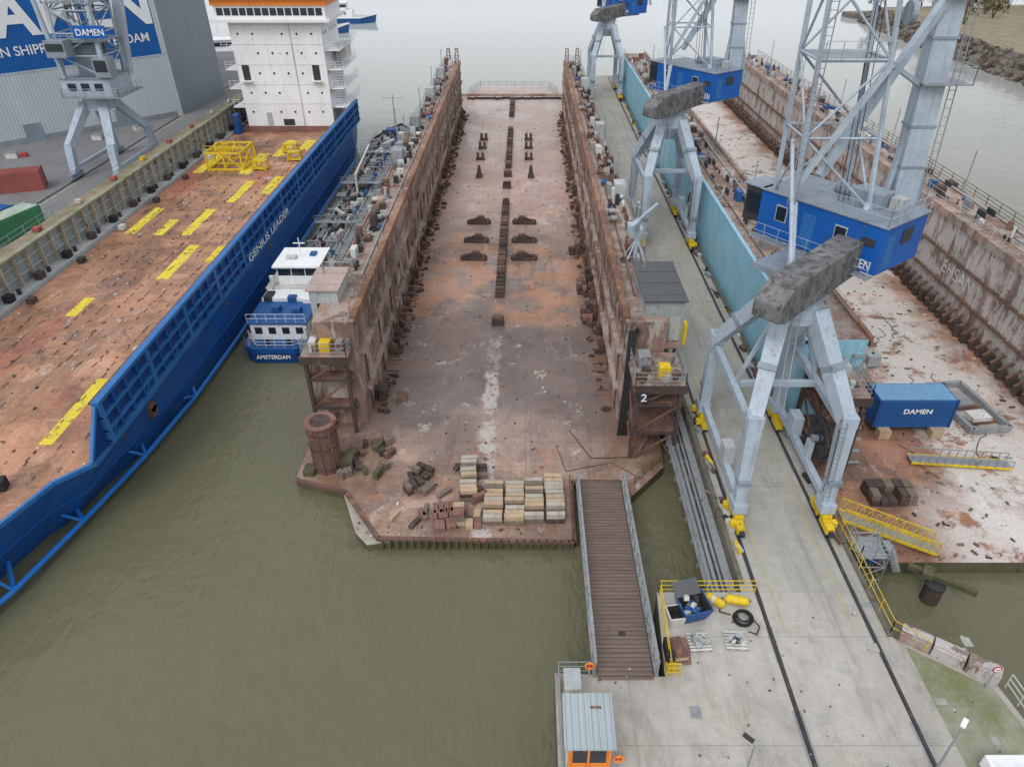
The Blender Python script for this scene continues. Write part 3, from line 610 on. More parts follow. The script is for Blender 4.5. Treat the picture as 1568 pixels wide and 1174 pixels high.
b.path([(3.5,45,.84),(5,41.5,.84),(8,41.6,.84),(9,44,.84)],.03,'rubber'); b.path([(8.5,39.2,.84),(6.5,41,.84),(3,40,.84),(2.4,43,.84)],.03,'rust'); b.build()
b=MB('dock_edge_railing'); b.rail([(7.9,38.4,.8),(10.2,41,.8)],'slime',1.0,1,.025); b.rail([(3.15,33.2,.8),(3.2,38.6,.8)],'rust',1.0,1.4,.025,2); b.build()

# ---------------------------------------------------------------- floating dry dock (right)
d3=empty('floating_dry_dock')
b=MB('pontoon_floor'); b.prism([(20.9,33.6),(22.6,31.0),(60,31.0),(60,44),(48,44),(48,160),(20.4,160),(20.4,44),(20.9,40)],-3,1.0,'deck3','slime'); b.build(d3)
b=MB('side_walls'); W3=9.8
b.bx(20.3,24.9,44,162,1.01,W3,'bluewall'); b.bx(20.32,24.9,44.1,161.9,W3,W3+.01,'rusttop')
b.bx(24.9,25.02,44,162,1.01,W3,'rustwall3'); b.bx(24.9,25.2,44,162,W3-.5,W3+.3,'rustrail'); b.bx(20.2,20.5,44,162,W3-.3,W3+.06,'bluewall')
b.bx(43,47.6,40,158,1.01,W3+.4,'rustwall3'); b.quad(43,47.6,40,158,W3+.41,'rusttop'); b.bx(42.75,43,40,158,W3-.3,W3+.5,'rusttop')
for y in range(42,158,3): b.bx(42.84,43,y,y+.2,1.02,9.5,'rustwall3')
for z in(3.6,6.4): b.bx(42.7,43,40,158,z,z+.2,'rust')
b.build(d3)
b=MB('wall_foot_blocks')
for k in range(90):
    y=46+k*1.25; h=U(.8,1.4); b.box((42.3+U(-.2,.2),y,1+h/2),(.7,.6,h),'rustdark',U(-.2,.2)); b.beam((42.9,y,2.6),(41.8,y,1.8),.25,.2,'rust')
b.build(d3)
b=MB('wall_top_railings'); b.rail([(24.6,46,W3),(24.6,160,W3)],'galv',1.1,2.4,.022,2); b.rail([(20.6,46,W3),(20.6,161,W3)],'grey',1.1,2.4,.02,2); b.rail([(47.4,44,W3+.4),(47.4,157,W3+.4)],'rust',1.1,2.4,.028,3); b.rail([(43.3,44,W3+.4),(43.3,157,W3+.4)],'whited',1.1,3,.02,2)
b.build(d3)
b=MB('wall_top_equipment')
for (xa,xb,zz,y0) in((21,24.2,W3,50),(43.8,47,W3+.4,50)):
    y=y0
    while y<156:
        y+=U(.3,1.2); x=U(xa,xb); r=R()
        if r<.45: h=U(.2,1.1); b.box((x,y,zz+h/2),(U(.2,1.0),U(.3,1.3),h),random.choice(eqm+['contblue','whited']),U(-.1,.1))
        elif r<.7: b.tube((x,y,zz),(x,y,zz+U(.4,1.0)),U(.08,.26),random.choice(eqm),10)
        elif r<.85:
            for k in(-.35,.35): b.tube((x,y+k,zz),(x,y+k,zz+.6),.14,'dark',10)
        else: b.ring((x,y,zz+.1),.42,.07,random.choice(['rubber','contblue','rustred']),16)
    b.tube((xb-.3,50,zz+.15),(xb-.3,155,zz+.15),.1,'greyl',6); b.tube((xa+.3,50,zz+.15),(xa+.3,155,zz+.15),.07,'rust',6)
for y in range(56,150,18): b.tube((46.8,y,W3),(46.8,y,W3+5),.06,'galv'); b.tube((24.3,y,W3),(24.3,y,W3+4),.06,'galv')
b.build(d3)
b=tower(20.9,23.6,39.8,43.6,7.6); b.bx(21.4,22.3,41.0,41.9,7.85,8.9,'yellow'); b.bx(22.6,23.3,42.2,43.2,7.85,8.7,'greyl')
for k in range(10): b.bx(24.0,24.9,40.2+k*.38,40.5+k*.38,1.4+k*.8,1.46+k*.8,'galv')
b.build(d3)
text('EHSAN',(42.6,66.5,4.9),(H90,0,-H90),1.9,'whited',d3,name='graffiti',bold=-.02); text('RS 24',(42.6,58,7.0),(H90,0,-H90),1.2,'rusttop',d3,name='graffiti')
cn=empty('shipping_container')
b=MB('container_body'); x0,x1,y0,y1,z0,z1=27.4,33.4,44.2,46.6,1.75,4.3
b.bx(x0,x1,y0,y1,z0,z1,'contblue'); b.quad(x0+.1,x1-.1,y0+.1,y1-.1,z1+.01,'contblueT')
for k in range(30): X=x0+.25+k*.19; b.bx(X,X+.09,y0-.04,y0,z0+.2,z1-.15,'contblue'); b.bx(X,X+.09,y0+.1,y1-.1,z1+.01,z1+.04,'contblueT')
for k in range(11): Y=y0+.2+k*.2; b.bx(x0-.04,x0,Y,Y+.09,z0+.2,z1-.15,'contblue')
for X in(x0,x1):
    for Y in(y0,y1): b.beam((X,Y,z0),(X,Y,z1+.05),.16,.16,'blued')
b.build(cn)
b=MB('timber_supports')
for X in(28.3,32.4):
    for Y in(44.0,46): b.box((X,Y,1.38),(.9,.8,.74),'woodpale')
b.build(cn); text('DAMEN',(29.4,44.14,3.1),(H90,0,0),.6,'white',cn,width=2.2)
fr=MB('grey_steel_frame')
for (p,q_) in(((-1.6,-3.2),(1.6,-3.2)),((1.6,-3.2),(1.6,3.2)),((1.6,3.2),(-1.6,3.2)),((-1.6,3.2),(-1.6,-3.2))): fr.beam((*p,.5),(*q_,.5),.35,.4,'grey')
for y in(-2,0,2): fr.box((0,y,.35),(2.4,.3,.2),'rust')
fr.box((0,-1.5,.5),(1.6,1.2,.5),'whited'); fr.box((0,1.0,.5),(1.4,2,.4),'galv'); fr.build(None,(36.6,47.4,1.0),0.12)
b=MB('aluminium_gangway')
for sy in(-.5,.5):
    b.beam((-3.6,sy,.25),(3.6,sy,.25),.1,.16,'yellow'); b.beam((-3.6,sy,.95),(3.6,sy,.95),.06,.06,'galv')
    for k in range(13): b.beam((-3.6+k*.6,sy,.3),(-3.6+k*.6,sy,.95),.05,.05,'galv')
b.box((0,0,.3),(7.2,.9,.06),'galv'); b.build(None,(32.6,40.6,1.0),-.1)
b=MB('yellow_gangway')
a=Vector((20.4,33.0,3.25)); c=Vector((26.6,31.9,1.25)); up=Vector((0,0,1.0)); sd=Vector((.08,.5,0))
for s_ in(-1,1):
    b.beam(a+sd*s_,c+sd*s_,.1,.16,'yellow'); b.beam(a+sd*s_+up,c+sd*s_+up,.06,.06,'yellow')
    for i in range(13):
        u=a.lerp(c,i/12)+sd*s_; b.beam(u,u+up,.05,.05,'yellow')
        if i<12: v=a.lerp(c,(i+1)/12)+sd*s_; b.beam(u,v+up,.035,.035,'yellow')
b.beam(a,c,.9,.06,'galv'); b.build()
b=MB('access_stair_tower')
b.lattice((21.2,30.4,0),(21.2,30.4,3.4),1.8,1.8,3,.05,.04,'galv'); b.bx(20.3,22.1,29.5,31.3,3.0,3.06,'galv'); b.bx(21.2,22.2,30.4,31.4,1.6,2.9,'contblue')
for k in range(9): b.box((22.6+k*.1,30.6,2.9-k*.22),(.5,1.0,.04),'galv')
b.rail([(20.3,31.3,3.06),(20.3,29.5,3.06),(22.1,29.5,3.06)],'galv',1.1,.9,.025); b.build()
pile('rusty_block_stack',25.8,37.0,5,2,2,.6,.9,.5,['rustdark','rustdark','wood'],z=1.0)
for (x,y) in((29.5,52.5),(31.5,54.4),(29,56.5)):
    b=MB('concrete_test_block'); b.box((0,0,.7),(1.2,1.1,1.1),'greyl'); b.box((0,0,.1),(1.5,.3,.2),'wood'); b.tube((0,0,1.25),(0,0,1.4),.12,'dark'); b.build(None,(x,y,1.0),U(-.2,.2),bevel=.04)
b=MB('dock_floor_debris')
for i in range(750):
    x,y=U(22,43),31.3+math.pow(R(),1.4)*110; s_=U(.04,.2); b.box((x,y,1.0+s_/4),(s_*U(.6,3),s_,s_/2),random.choice(['dark','rustdark','rustred','wood','whited','rust','wood','galv']),U(0,3))
for i in range(8):
    x,y=U(24,36),U(34,60); pts=[]
    for k in range(9): pts.append((x,y,1.04)); x+=U(-.6,.8); y+=U(.1,.9)
    b.path(pts,.03,random.choice(['rubber','rust','contblue','rust']))
b.build()
b=MB('gas_bottle_rack'); b.bx(30.5,32.2,57,58,1.1,1.2,'contblue')
for k in range(8): b.tube((30.7+k*.2,57.5,1.2),(30.7+k*.2,57.5,2.6),.1,random.choice(['contblue','red','dark']),8)
for X in(30.5,32.2): b.beam((X,57,1),(X,57,2.6),.08,.08,'contblue'); b.beam((X,58,1),(X,58,2.6),.08,.08,'contblue')
b.build()

# ---------------------------------------------------------------- cranes
av=Vector((.6,-.8,0)); bv=Vector((.8,.6,0)); hc=Vector((3.6,4.9,0)); hrz=math.atan2(-.8,.6)
def hp(a,b_,z): v=hc+av*a+bv*b_; return (v.x,v.y,z)
def crane_meshes():
    L=[]
    b=MB('portal_legs')
    for sx in(-1,1):
        for sy in(-1,1):
            fx,fy=2.77*sx,5.3*sy
            b.beam((fx,fy,1.7),(2.75*sx,4.8*sy,8.0),.7,.65,'crane',.9,.8)
            b.beam((2.75*sx,4.8*sy,7.7),(1.0*sx,1.0*sy,13.0),.9,.8,'crane',1.1,1.0)
            b.box((2.75*sx,4.8*sy,7.85),(.95,.9,.8),'crane'); b.box((fx,fy,1.6),(.9,1.2,.7),'crane')
            b.beam((fx+.02,fy,3.4),(fx+.02,fy-.01,3.7),.86,.82,'craned'); b.beam((2.0*sx,3.1*sy,10.2),(1.9*sx,2.9*sy,10.5),1.1,1.0,'craned')
        b.beam((2.77*sx,-5.3,1.8),(2.77*sx,5.3,1.8),.4,.5,'crane')
        b.beam((2.75*sx,-4.7,7.2),(2.75*sx,4.7,7.2),.4,.45,'crane')
    b.beam((-2.75,0,7.2),(2.75,0,7.2),.35,.4,'crane')
    b.beam((-2.6,0,7.3),(-.8,0,12.6),.22,.22,'crane'); b.beam((2.6,0,7.3),(.8,0,12.6),.22,.22,'crane')
    for d in(0,.45): b.beam((2.2+d,-5.7,2.2),(2.1+d,-5.3,8.0),.05,.05,'galv')
    for k in range(18): b.beam((2.2,-5.68+k*.02,2.2+k*.32),(2.65,-5.68+k*.02,2.2+k*.32),.04,.04,'galv')
    b.rail([(3.1,-4.5,7.45),(3.1,4.5,7.45)],'galv',1,1.5,.02,2)
    for d in(0,.4): b.beam((-.6+d,-1.75,12.9),(-1.4+d,-4.4,8.2),.05,.05,'galv')
    b.path([(2.3,-5.0,8),(2.3,-5.4,4),(2.5,-5.0,1.8)],.05,'rubber')
    L.append((b,.06))
    b=MB('bogies')
    for sx in(-1,1):
        for sy in(-1,1):
            fx,fy=2.77*sx,5.3*sy
            b.box((fx,fy,1.05),(.6,1.4,.3),'yellow')
            for d in(-.85,.85):
                b.box((fx,fy+d,.62),(.5,1.3,.5),'yellow')
                for w_ in(-.36,.36): b.tube((fx-.2,fy+d+w_,.32),(fx+.2,fy+d+w_,.32),.28,'dark',14)
                b.box((fx+.42*sx,fy+d,.72),(.35,.4,.4),'yellow')
            b.box((fx,fy+sy*1.7,.6),(.3,.3,.3),'dark')
    L.append((b,.03))
    b=MB('cable_reel'); c=(3.2,-1.2,3.6)
    for R_ in(1.4,1.3,.45): b.ring(c,R_,.06,'dark',32,'x'); b.ring((c[0]+.3,c[1],c[2]),R_,.06,'dark',32,'x')
    for k in range(20): a=k*math.pi/10; b.beam(c,(c[0],c[1]+1.35*math.cos(a),c[2]+1.35*math.sin(a)),.04,.04,'dark'); b.beam((c[0]+.3,c[1],c[2]),(c[0]+.3,c[1]+1.35*math.cos(a),c[2]+1.35*math.sin(a)),.04,.04,'dark')
    b.tube((2.8,c[1],c[2]),(c[0]+.5,c[1],c[2]),.25,'craned'); b.box((2.8,-1.2,2.7),(.35,.6,1.4),'crane'); b.bx(-3.1,-2.4,-2,-1,2.05,3.4,'greyl'); b.bx(2.4,3.1,1,2.2,2.05,3.5,'crane')
    L.append((b,0))
    b=MB('slew_ring'); b.tube((0,0,12.4),(0,0,13.8),1.75,'crane',28,1.5); b.tube((0,0,13.8),(0,0,14.2),1.7,'craned',28); b.tube((0,0,11.0),(0,0,12.4),.8,'crane',20,1.7)
    b.ring((0,0,13.6),2.0,.025,'galv',24); b.ring((0,0,12.9),2.0,.025,'galv',24)
    b.box((2.3,3.1,14.45),(8.0,4.2,.4),'craned',hrz+H90)
    L.append((b,.02))
    b=MB('counterweight')
    c=Vector((.6,-.7,15.3)); u=Vector((.735,.678,0)); v=Vector((.678,-.735,0))
    prof=[(-5.2,-.9),(-4.4,-1.2),(4.7,-1.0),(5.2,.0),(5.0,1.15),(-3.8,1.0),(-5.2,.1)]
    vs=[c+u*x+Vector((0,0,z+x*.03))+v*s_*.85 for s_ in(-1,1) for x,z in prof]; n_=len(prof)
    b.add(vs,[tuple(range(n_)),tuple(range(n_,2*n_))[::-1]]+[(k,(k+1)%n_,n_+(k+1)%n_,n_+k)[::-1] for k in range(n_)],'greyc')
    L.append((b,.08))
    b=MB('machinery_house')
    b.box((hc.x,hc.y,16.2),(8.6,4.6,2.9),'craneblue',hrz); b.box((hc.x,hc.y,17.7),(8.8,4.8,.1),'craned',hrz)
    for a in(-2.6,1.6):
        b.box(hp(a,-2.36,16.5),(.7,.06,.9),'glass',hrz); b.box(hp(a,-2.33,16.5),(.85,.05,1.05),'crane',hrz)
    b.box(hp(-.6,-2.31,16.0),(.9,.04,2.1),'bluel',hrz); b.box(hp(3.4,-2.32,16.6),(.9,.05,.5),'dark',hrz)
    b.box(hp(4.31,.3,16.7),(.06,1.2,.9),'glass',hrz); b.box(hp(4.31,-1.4,16.0),(.05,.8,2.0),'bluel',hrz)
    b.box(hp(-4.9,-1.2,16.5),(1.4,2.0,2.3),'dark',hrz); b.box(hp(-5.0,-1.2,17.7),(1.7,2.2,.1),'craned',hrz); b.box(hp(-5.62,-1.2,16.6),(.05,1.6,1.4),'glass',hrz); b.box(hp(-4.9,-2.22,16.6),(1.1,.05,1.4),'glass',hrz)
    b.box(hp(0,-2.7,14.7),(8.6,.7,.06),'galv',hrz)
    b.rail([hp(-4.2,-3.0,14.75),hp(4.2,-3.0,14.75)],'crane',1.0,1.1,.02,2); b.rail([hp(-4.3,-2.3,17.76),hp(4.3,-2.3,17.76),hp(4.3,2.3,17.76)],'crane',1.0,1.3,.022,2)
    b.box(hp(1.5,.5,18.2),(2.0,1.4,.9),'craned',hrz); b.tube(hp(-1,.8,18.1),hp(.2,.8,18.1),.4,'craned',14); b.box(hp(3.0,1.0,18.1),(.8,.8,.7),'greyl',hrz)
    L.append((b,.03))
    b=MB('lattice_mast')
    b.lattice((2.2,5.0,17.7),(1.5,5.4,30),4.6,3.6,3,.16,.08,'crane',3.6,2.8); b.lattice((1.5,5.4,30),(1.3,5.4,37),3.6,1.0,2,.14,.08,'crane',2.8,1.0)
    b.box((1.9,5.2,25.8),(3.8,3.0,.06),'galv'); b.rail([(0,3.7,25.83),(3.8,3.7,25.83)],'crane',1.0,1,.02,2)
    b.tube((0,3.3,18.0),(-1.1,-1.0,15.8),.2,'crane',8); b.tube((4.4,3.3,18.0),(3.6,2.0,16.0),.2,'crane',8); b.tube((-1.2,2.6,22),(-1.1,-1.0,15.8),.12,'crane',8)
    b.beam((1.2,3.6,19.6),(7.6,6.4,29.5),.4,.5,'crane'); b.beam((-.2,3.5,18.8),(3.6,3.3,25.8),.3,.3,'crane'); b.beam((3.8,4.6,25.8),(7.2,6.4,24),.25,.25,'crane')
    b.tube((3.9,3.7,28.2),(4.2,3.7,28.2),.6,'craned',18)
    for k in range(30): b.beam((-.55,3.0,18.4+k*.4),(-.1,3.0,18.4+k*.4),.035,.035,'galv')
    for d in(-.55,-.1): b.beam((d,3.0,18),(d,3.0,30.2),.05,.05,'galv')
    L.append((b,0))
    b=MB('jib')
    a0=Vector((7.9,6.2,15.8)); a1=Vector((7.0,7.4,46))
    b.beam(a0,a1,1.5,1.2,'crane',1.1,.9)
    for s_ in(-1,1): b.beam(a0+Vector((s_*1.3,0,0)),a0.lerp(a1,.2)+Vector((s_*.5,0,0)),.3,.35,'crane')
    for f in(.12,.2,.36,.5): p_=a0.lerp(a1,f); b.box(p_,(1.56,1.26,.14),'craned')
    for f in(.28,.43,.6,.8):
        p_=a0.lerp(a1,f)+Vector((.6,0,0)); b.box(p_,(2.8,2.2,.06),'galv'); w_=1.35
        b.rail([(p_.x-w_,p_.y-1.1,p_.z),(p_.x+w_,p_.y-1.1,p_.z),(p_.x+w_,p_.y+1.1,p_.z)],'crane',1.0,1,.02,2)
    for k in range(60):
        p_=a0.lerp(a1,k/60)+Vector((1.05,-.4,0)); b.beam(p_,p_+Vector((.4,0,0)),.035,.035,'galv')
    for d in(1.05,1.45): b.beam(a0+Vector((d,-.4,0)),a1+Vector((d,-.4,0)),.05,.05,'galv')
    b.beam(hp(3,2.2,16.8),a0,1.0,1.2,'crane'); b.beam(hp(0,2.2,16.3),a0+Vector((-1,0,-.5)),.8,.8,'craneblue')
    for k in range(3): b.tube((1.3+.15*k,5.4,37),(7.0,7.4,45.5+.2*k),.04,'dark',5); b.tube((2.8+.3*k,3.8,18),(2.2+.2*k,4.6,34),.025,'dark',4)
    L.append((b,0))
    return L
cm=crane_meshes()
first=None
for (x,y,rz) in((16.2,37.9,0),(16.2,81.8,0),(16.2,156,.15)):
    e=empty('dock_crane',(x,y,3.04))
    if first is None: first=[(b.build(e,bevel=bv_) ) for b,bv_ in cm]
    else:
        for o in first:
            c=o.copy(); COL.objects.link(c); c.parent=e
    text('DAMEN',hp(1.9,-2.36,15.0),(H90,0,hrz),.75,'white',e,width=2.0)

# ---------------------------------------------------------------- left yard
yd=MB('yard_ground'); yd.prism([(-300,20),(-50.6,20),(-50.6,170),(-60,205),(-300,205)],-4,4,'asph','quaywall'); yd.build()
r2=MB('yard_crane_rails')
for X in(-62.9,-56.9): r2.quad(X-.2,X+.2,30,165,4.008,'dark'); r2.quad(X+.6,X+.75,30,165,4.012,'yline2')
r2.quad(-56,-51,30,165,4.004,'quay'); r2.build()
wl=MB('fender_wall')
wl.bx(-50.4,-48.8,20,158,-3,8.4,'teal'); wl.quad(-50.5,-48.7,20,158,8.42,'soil'); wl.bx(-48.79,-47.3,20,150,4.6,5.4,'greyl')
for k in range(60):
    y=30+k*2.1; wl.bx(-48.79,-48.35,y,y+.22,5.41,8.3,'beige')
for z in(6.3,7.4,8.2): wl.bx(-48.79,-48.6,30,156,z,z+.12,'greyl')
wl.bx(-48.9,-48.3,30,156,8.43,8.6,'quaymoss')
for k in range(24):
    y=38+k*5; wl.bx(-48.2,-47.5,y,y+.8,5.41,6.1,'rustdark' if k%2 else 'rubber'); wl.tube((-47.9,y+2,5.4),(-47.9,y+2,5.9),.2,'dark')
wl.rail([(-50.2,32,8.43),(-50.2,157,8.43)],'grey',1.0,2.5,.025,2)
wl.build()
b=MB('quay_clutter')
for i in range(190):
    x,y=U(-55.5,-51),U(50,150); h=U(.2,.9); b.box((x,y,4+h/2),(U(.3,1.0),U(.3,1.8),h),random.choice(['grey','rust','wood','beige','whited','dark','wood','grey']),U(0,3))
for i in range(12): x,y=-49.6,60+i*8; b.box((x,y,8.7),(U(.3,.7),U(.4,1.0),.4),random.choice(['whited','beige','yellow','contred']))
b.build()
def container(x,y,rz,m,top,L_=6.06):
    b=MB('shipping_container'); b.box((0,0,1.3),(L_,2.44,2.6),m)
    for k in range(int(L_/.28)): X=-L_/2+.2+k*.28; b.box((X,0,1.3),(.12,2.52,2.3),m); b.box((X,0,2.62),(.12,2.3,.05),top)
    for sx in(-1,1):
        for sy in(-1,1): b.box((sx*L_/2,sy*1.22,1.3),(.16,.16,2.66),top)
    b.build(None,(x,y,4),rz)
container(-68.2,93.5,.35,'contred','contred'); container(-59.6,77.5,1.3,'contgreen','whited',7.5); container(-62.6,77.2,1.3,'contblue','contblue',7.5)
e=empty('yard_crane',(-59.9,104,4.0))
b=MB('portal')
for sx in(-1,1):
    for sy in(-1,1):
        b.beam((3*sx,6*sy,1.2),(2.9*sx,5.4*sy,4.5),.85,.8,'crane',1.0,.9); b.beam((2.9*sx,5.4*sy,4.3),(1.2*sx,1.3*sy,9),1.0,.9,'crane',1.3,1.1)
        b.box((3*sx,6*sy,.6),(.6,3.0,.7),'craned'); b.box((3*sx,6*sy,1.2),(.8,1.2,.5),'crane')
        for d in(-1,1): b.tube((3*sx-.2,6*sy+d,.35),(3*sx+.2,6*sy+d,.35),.34,'dark',12)
    b.beam((3*sx,-6,1.4),(3*sx,6,1.4),.4,.5,'crane')
b.tube((0,0,8.2),(0,0,10),2.1,'crane',20,1.9); b.build(e)
e2=(1.2,0,0)
b=MB('machinery_house'); b.box((-.5,0,11.3),(6.5,6,2.4),'crane'); b.box((-.5,0,12.55),(6.8,6.3,.12),'craned')
for k in(-2.4,-.6,1.2): b.box((k,-3.03,11.5),(1.1,.06,.9),'glass')
b.box((0,0,10.2),(7.6,7,.15),'galv'); b.rail([(-3.8,3.5,10.25),(-3.8,-3.5,10.25),(3.8,-3.5,10.25),(3.8,3.5,10.25)],'crane',1.1,1.3,.03,3); b.box((2.6,-2.6,14),(2,2,2.4),'craned'); b.box((2.6,-3.63,14.2),(1.6,.06,1.4),'glass')
b.box((-.3,.3,14.5),(3.0,3.2,4),'craned'); b.build(e,e2)
b=MB('lattice_tower'); b.lattice((-.3,0,12.6),(.6,0,26),5.4,5.2,5,.18,.1,'crane'); b.lattice((.6,0,26),(.8,0,36),5.2,2,3,.16,.09,'crane')
b.lattice((0,0,12.6),(.5,0,28),2.4,2.4,6,.12,.08,'craned'); b.tube((-3.0,-3,12.6),(-3.8,-3,24),.3,'crane'); b.tube((2.4,-2.8,12.6),(3.2,-2.0,30),.34,'crane'); b.beam((2.4,3.2,12),(5,7,40),1.1,1.1,'crane')
for z in(17,21.5): b.box((.2,0,z),(6,6,.1),'galv'); b.rail([(-2.8,-3,z),(3.2,-3,z)],'crane',1.1,1,.03)
b.box((-2.0,-3.6,16.4),(2.6,2.2,2.0),'craned'); b.box((-2.0,-4.73,16.6),(2.2,.06,.9),'glass')
b.build(e,e2)
b=MB('name_board'); b.box((2.6,-3.7,18.3),(4.2,.12,1.5),'craneblue'); b.build(e,e2); text('DAMEN',(2.0,-3.78,17.9),(H90,0,0),1.1,'white',e,width=3.6)

# hall
hl=empty('shipyard_hall')
P0=Vector((-62.5,134,0)); d=Vector((-20.5,-21,0)).normalized(); ra=math.atan2(-d.y,-d.x); nrm=Vector((math.cos(ra-H90),math.sin(ra-H90),0))
b=MB('hall_walls'); L_=60
b.bx(-L_,0,0,40,0,10.4,'hall'); b.bx(-L_,0,-.02,40,10.4,30,'hallblue'); b.bx(-L_,0,0,40,30,33,'hall'); b.bx(-L_-.2,.0,-.06,0,10.2,10.4,'hall'); b.bx(-L_,0,-.05,0,-.02,.9,'grey')
b.bx(-.9,.02,-.06,.1,0,33,'hall')
b.build(hl,(P0.x,P0.y,4.0),ra)
b=MB('side_annex'); b.add([(-62.45,134,4),(-60.6,150.5,4),(-60.6,150.5,36),(-62.45,134,36)],[(0,1,2,3)],'halldark'); b.prism([(-62.46,134.1),(-60.61,150.5),(-90,175),(-95,150)],4,36,'grey','halldark'); b.build(hl)
def htext(body,s0,z,size,width):
    p_=P0+d*s0+nrm*.12; text(body,(p_.x,p_.y,z),(H90,0,ra),size,'white',hl,width=width,bold=.03*size if size>3 else .02)
htext('DAMEN',30.5,19.4,8.5,29); htext('DAMEN SHIPREPAIR ROTTERDAM',29.5,16.6,1.9,27)
b=MB('hall_doors')
for s0 in(10,24): p_=P0+d*s0+nrm*.05; b.box((p_.x,p_.y,4+1.4),(2.6,.1,2.8),'craned',ra)
b.build(hl)
for (x,y) in((-70,118),(-66,124),(-78,108)):
    b=MB('yard_crate'); b.box((0,0,.4),(1.6,1.0,.8),'whited'); b.box((1.6,.2,.3),(.8,.8,.6),'red'); b.box((0,0,.82),(1.7,1.1,.05),'grey'); b.build(None,(x,y,4),U(0,1))

# ---------------------------------------------------------------- cargo ship
sh=empty('cargo_ship')
st=[(14,-37.2,-40,-46),(24,-33.6,-36.4,-47),(30,-32.0,-34.4,-47.2),(34.2,-30.7,-33.4,-47.2),(36.2,-28.9,-32.4,-47.2),(44,-28.8,-30.4,-47.2),(50,-28.8,-29.4,-47.2),(60,-28.8,-29,-47.2),(120,-28.8,-29,-47.2),(128,-29.6,-30.5,-46.4),(136,-32.5,-34,-43.5),(143,-37.4,-38,-38.6)]
b=MB('hull')
DZ=5.0
for (y0,a0,w0,l0),(y1,a1,w1,l1) in zip(st[:-1],st[1:]):
    k0=(a0+w0)/2+.3; k1=(a1+w1)/2+.3
    b.add([(w0,y0,-1),(w1,y1,-1),(k1,y1,2.4),(k0,y0,2.4),(a1,y1,DZ-.01),(a0,y0,DZ-.01)],[(0,1,2,3),(3,2,4,5)],'blue')
    b.add([(l0+.5,y0,-1),(l1+.5,y1,-1),(l1,y1,DZ-.01),(l0,y0,DZ-.01)],[(3,2,1,0)],'blue')
b.build(sh)
b=MB('cargo_deck')
n_=len(st); b.add([(s_[1],s_[0],DZ) for s_ in st]+[(s_[3],s_[0],DZ) for s_ in st],[(k,k+1,n_+k+1,n_+k) for k in range(n_-1)],'deckship')
b.build(sh)
b=MB('side_rub_rail')
for (y0,a0,w0,l0),(y1,a1,w1,l1) in zip(st[:8],st[1:9]): b.beam((a0+.05,y0,DZ-.1),(a1+.05,y1,DZ-.1),.25,.3,'bluel'); b.beam(((a0+w0)/2+.3,y0,2.4),((a1+w1)/2+.3,y1,2.4),.16,.16,'blue')
b.build(sh)
b=MB('bulwark'); Y0,Y1,zt=36.6,126,8.3
b.bx(-28.85,-28.72,Y0+1.5,Y1,DZ+.01,zt,'blued'); b.add([(-28.8,Y0+1.5,zt),(-28.8,Y0+1.5,DZ),(-29.0,Y0-.6,DZ)],[(0,1,2),(2,1,0)],'blue')
b.beam((-29.0,Y0-.6,DZ+.1),(-28.75,Y0+1.4,zt),.25,.2,'bluel')
for z,t_ in((DZ+.1,.3),(6.1,.14),(7.2,.14),(zt,.26)): b.bx(-28.95,-28.45,Y0+1.4,Y1,z,z+t_,'bluel')
y=Y0+1.4; k=0
while y<Y1:
    b.bx(-28.95,-28.5,y,y+(.2 if k%4 else .45),DZ+.3,zt-.01,'blue' if k%4 else 'bluel')
    if k%3==0: b.beam((-28.6,y+.25,DZ+.4),(-28.6,y+1.5,6.1),.08,.08,'bluel')
    y+=1.75; k+=1
b.bx(-29.1,-28.95,Y0+1.4,Y1,zt+.1,zt+.26,'rust'); b.bx(-28.72,-28.6,66,84,DZ+.4,6.3,'blue')
b.build(sh)
b=MB('hull_openings')
for y in(43.5,60,74,92,108):
    b.tube((-29.6,y+.5,3.9),(-28.72,y+.5,3.9),.42,'rust',16); b.bx(-29.6,-28.72,y+.08,y+.92,3.1,3.9,'rust')
b.build(sh)
text('GENIUS LEADER',(-28.42,67,5.35),(H90,0,H90),1.05,'white',sh,width=14.5,name='ship_name')
b=MB('fender_tube')
pts=[(-36.4,16,.7),(-33.6,24,.7),(-31.8,29,.7),(-30.6,35,.7),(-29.4,42,.7),(-28.6,50,.7),(-28.3,60,.7),(-28.3,118,.7)]
b.path(pts,.18,'tube',8)
for p_,h_ in zip(pts[:6],((-38.6,17),(-36,25),(-34,31),(-33,36.5),(-30.8,43),(-29.3,50))): b.tube(p_,(h_[0],h_[1]+1,1.2),.15,'tube',8); b.tube(p_,(h_[0]+.6,h_[1]-1.6,1.6),.11,'tube',8)
b.build(sh)
b=MB('deck_markings')
mk=[(-33.3,38,46.2,.95),(-41.4,56.4,60,1.0),(-36.3,64,72.6,1.2),(-33.1,67.8,72.4,1.1),(-45,75.7,84,1.2),(-41.6,75.3,80.1,1.1),(-38.5,75.3,83.5,1.2),(-37,85.9,94.2,1.2),(-33.7,89,96.1,1.3),(-45.7,97.5,106.8,1.4),(-39.1,96.9,106.8,1.5),(-36.8,105.2,113.9,1.6),(-33.9,108.4,113.9,1.6)]
for x,y0,y1,w_ in mk: b.quad(x-w_/2,x+w_/2,y0,y1,DZ+.006,'yline')
b.build(sh)
b=MB('deck_sockets')
for i in range(1300):
    y=22+R()**.8*92; x=-46.2+17*R()
    if y<34 and x>-34: continue
    x=round(x/1.4)*1.4+U(-.15,.15)
    if R()<.7: b.quad(x,x+U(.06,.12),y,y+U(.3,.75),DZ+.012+i*1e-5,'socket')
    else: s_=U(.04,.2); b.box((x,y,DZ+.04),(s_,U(.08,.3),.07),random.choice(['rustdark','whited','woodpale','rust','dark']))
b.build(sh)
b=MB('stern_fittings')
